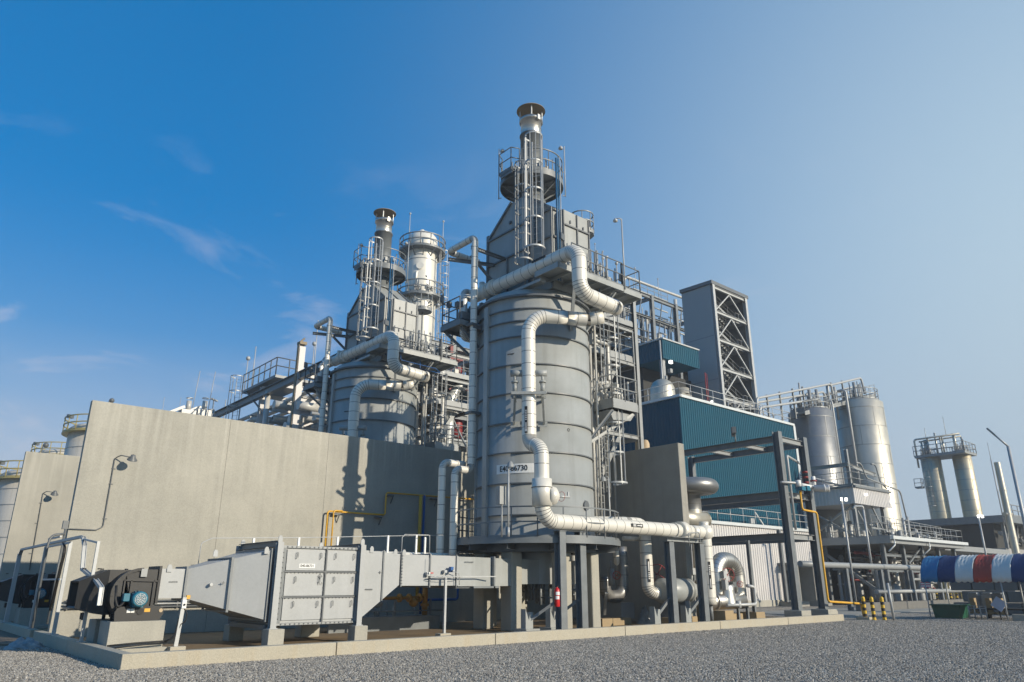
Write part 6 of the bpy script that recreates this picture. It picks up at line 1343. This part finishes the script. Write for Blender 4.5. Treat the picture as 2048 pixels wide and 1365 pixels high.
# ================================================================ LIGHT
SUN_EL=20.0; SUN_AZ=math.degrees(math.atan2(-1,.33))
sd=Vector((math.cos(R(SUN_AZ))*math.cos(R(SUN_EL)),math.sin(R(SUN_AZ))*math.cos(R(SUN_EL)),math.sin(R(SUN_EL))))
su=bpy.data.lights.new('sun','SUN'); su.energy=4.3; su.angle=R(.5); su.color=(1,.89,.72)
so=bpy.data.objects.new('sun',su); COL.objects.link(so); so.rotation_euler=sd.to_track_quat('Z','Y').to_euler()
w=bpy.data.worlds.new('World'); SC.world=w; w.use_nodes=True; N=w.node_tree.nodes; L=w.node_tree.links; bg=N['Background']
sk=N.new('ShaderNodeTexSky'); sk.sky_type='NISHITA'; sk.sun_disc=False; sk.sun_elevation=R(SUN_EL); sk.sun_rotation=R(90-SUN_AZ); sk.air_density=1.0; sk.dust_density=.6; sk.ozone_density=2.5
tc=N.new('ShaderNodeTexCoord')
def math_(op,a,b=None,c=None):
    x=N.new('ShaderNodeMath'); x.operation=op
    for i,v in enumerate((a,b,c)):
        if v is None: continue
        if isinstance(v,(int,float)): x.inputs[i].default_value=v
        else: L.new(v,x.inputs[i])
    return x.outputs[0]
def mixc(f,a,b,mode='MIX'):
    x=N.new('ShaderNodeMix'); x.data_type='RGBA'; x.blend_type=mode
    if isinstance(f,(int,float)): x.inputs[0].default_value=f
    else: L.new(f,x.inputs[0])
    for i,v in ((6,a),(7,b)):
        if isinstance(v,tuple): x.inputs[i].default_value=(*v,1)
        else: L.new(v,x.inputs[i])
    return x.outputs[2]
hs=N.new('ShaderNodeHueSaturation'); hs.inputs['Saturation'].default_value=1.5; hs.inputs['Value'].default_value=1.08; L.new(sk.outputs[0],hs.inputs['Color'])
col=mixc(1.0,hs.outputs[0],(.80,1.07,1.04),'MULTIPLY')
col=mixc(.6,col,(.0,1.32,3.6))
def dot_(v):
    d=N.new('ShaderNodeVectorMath'); d.operation='DOT_PRODUCT'; L.new(tc.outputs['Generated'],d.inputs[0]); d.inputs[1].default_value=v; return d.outputs['Value']
# bright hazy side of the sky towards the right
g=Vector((math.cos(R(0)),math.sin(R(0)),.22)).normalized(); dv=dot_(g)
gl=math_('POWER',math_('MAXIMUM',math_('MULTIPLY_ADD',dv,1/.74,-.26/.74),0.0),2.9)
gl=math_('MINIMUM',math_('MULTIPLY',gl,1.0),.92)
col=mixc(gl,col,(3.4,4.45,5.2))
# low haze near the horizon
sx=N.new('ShaderNodeSeparateXYZ'); L.new(tc.outputs['Generated'],sx.inputs[0])
hz=math_('POWER',math_('MAXIMUM',math_('SUBTRACT',1.0,math_('MULTIPLY',math_('ABSOLUTE',sx.outputs[2]),2.15)),0.0),1.6)
col=mixc(math_('MULTIPLY',hz,.82),col,(2.9,3.35,3.9))
# thin cirrus
mp=N.new('ShaderNodeMapping'); mp.inputs['Scale'].default_value=(2.3,2.3,6.0); mp.inputs['Rotation'].default_value=(.25,.15,0); L.new(tc.outputs['Generated'],mp.inputs['Vector'])
n1=N.new('ShaderNodeTexNoise'); n1.inputs['Scale'].default_value=2.3; n1.inputs['Detail'].default_value=9; n1.inputs['Roughness'].default_value=.58; n1.inputs['Distortion'].default_value=.5; L.new(mp.outputs[0],n1.inputs['Vector'])
cr=N.new('ShaderNodeMapRange'); cr.inputs['From Min'].default_value=.55; cr.inputs['From Max'].default_value=.78; L.new(n1.outputs['Fac'],cr.inputs['Value'])
lowm=N.new('ShaderNodeMapRange'); lowm.inputs['From Min'].default_value=.55; lowm.inputs['From Max'].default_value=.28; L.new(sx.outputs[2],lowm.inputs['Value'])
leftm=N.new('ShaderNodeMapRange'); leftm.inputs['From Min'].default_value=.55; leftm.inputs['From Max'].default_value=.9; L.new(dot_(Vector((.26,.93,.26)).normalized()),leftm.inputs['Value'])
cl=math_('MULTIPLY',math_('MULTIPLY',math_('MULTIPLY',cr.outputs[0],lowm.outputs[0]),leftm.outputs[0]),.6)
col=mixc(cl,col,(5.0,4.75,5.2))
bank=math_('MULTIPLY',math_('MULTIPLY',math_('MAXIMUM',math_('SUBTRACT',1.0,math_('MULTIPLY',math_('ABSOLUTE',sx.outputs[2]),3.4)),0.0),leftm.outputs[0]),math_('MULTIPLY',n1.outputs['Fac'],1.5))
col=mixc(math_('MINIMUM',bank,.7),col,(4.1,4.0,4.5))
L.new(col,bg.inputs[0]); bg.inputs[1].default_value=.125
SC.view_settings.view_transform='Standard'; SC.view_settings.look='None'; SC.view_settings.exposure=.25; SC.view_settings.gamma=1
SC.cycles.max_bounces=6
# ================================================================ HAZE VOLUME, added to lift the dark shadows
hb=MB(); hb.box(-60,260,-60,160,-1,48); hm=bpy.data.materials.new('veil_haze'); hm.use_nodes=True; n_=hm.node_tree.nodes; n_.clear()
ov=n_.new('ShaderNodeOutputMaterial'); pv=n_.new('ShaderNodeVolumePrincipled'); pv.inputs['Color'].default_value=(.93,.96,1,1); pv.inputs['Density'].default_value=.0009; pv.inputs['Anisotropy'].default_value=.2
hm.node_tree.links.new(pv.outputs[0],ov.inputs['Volume']); tag(hb.build('haze',hm),kind='stuff')
SC.cycles.volume_bounces=0; SC.cycles.volume_step_rate=4
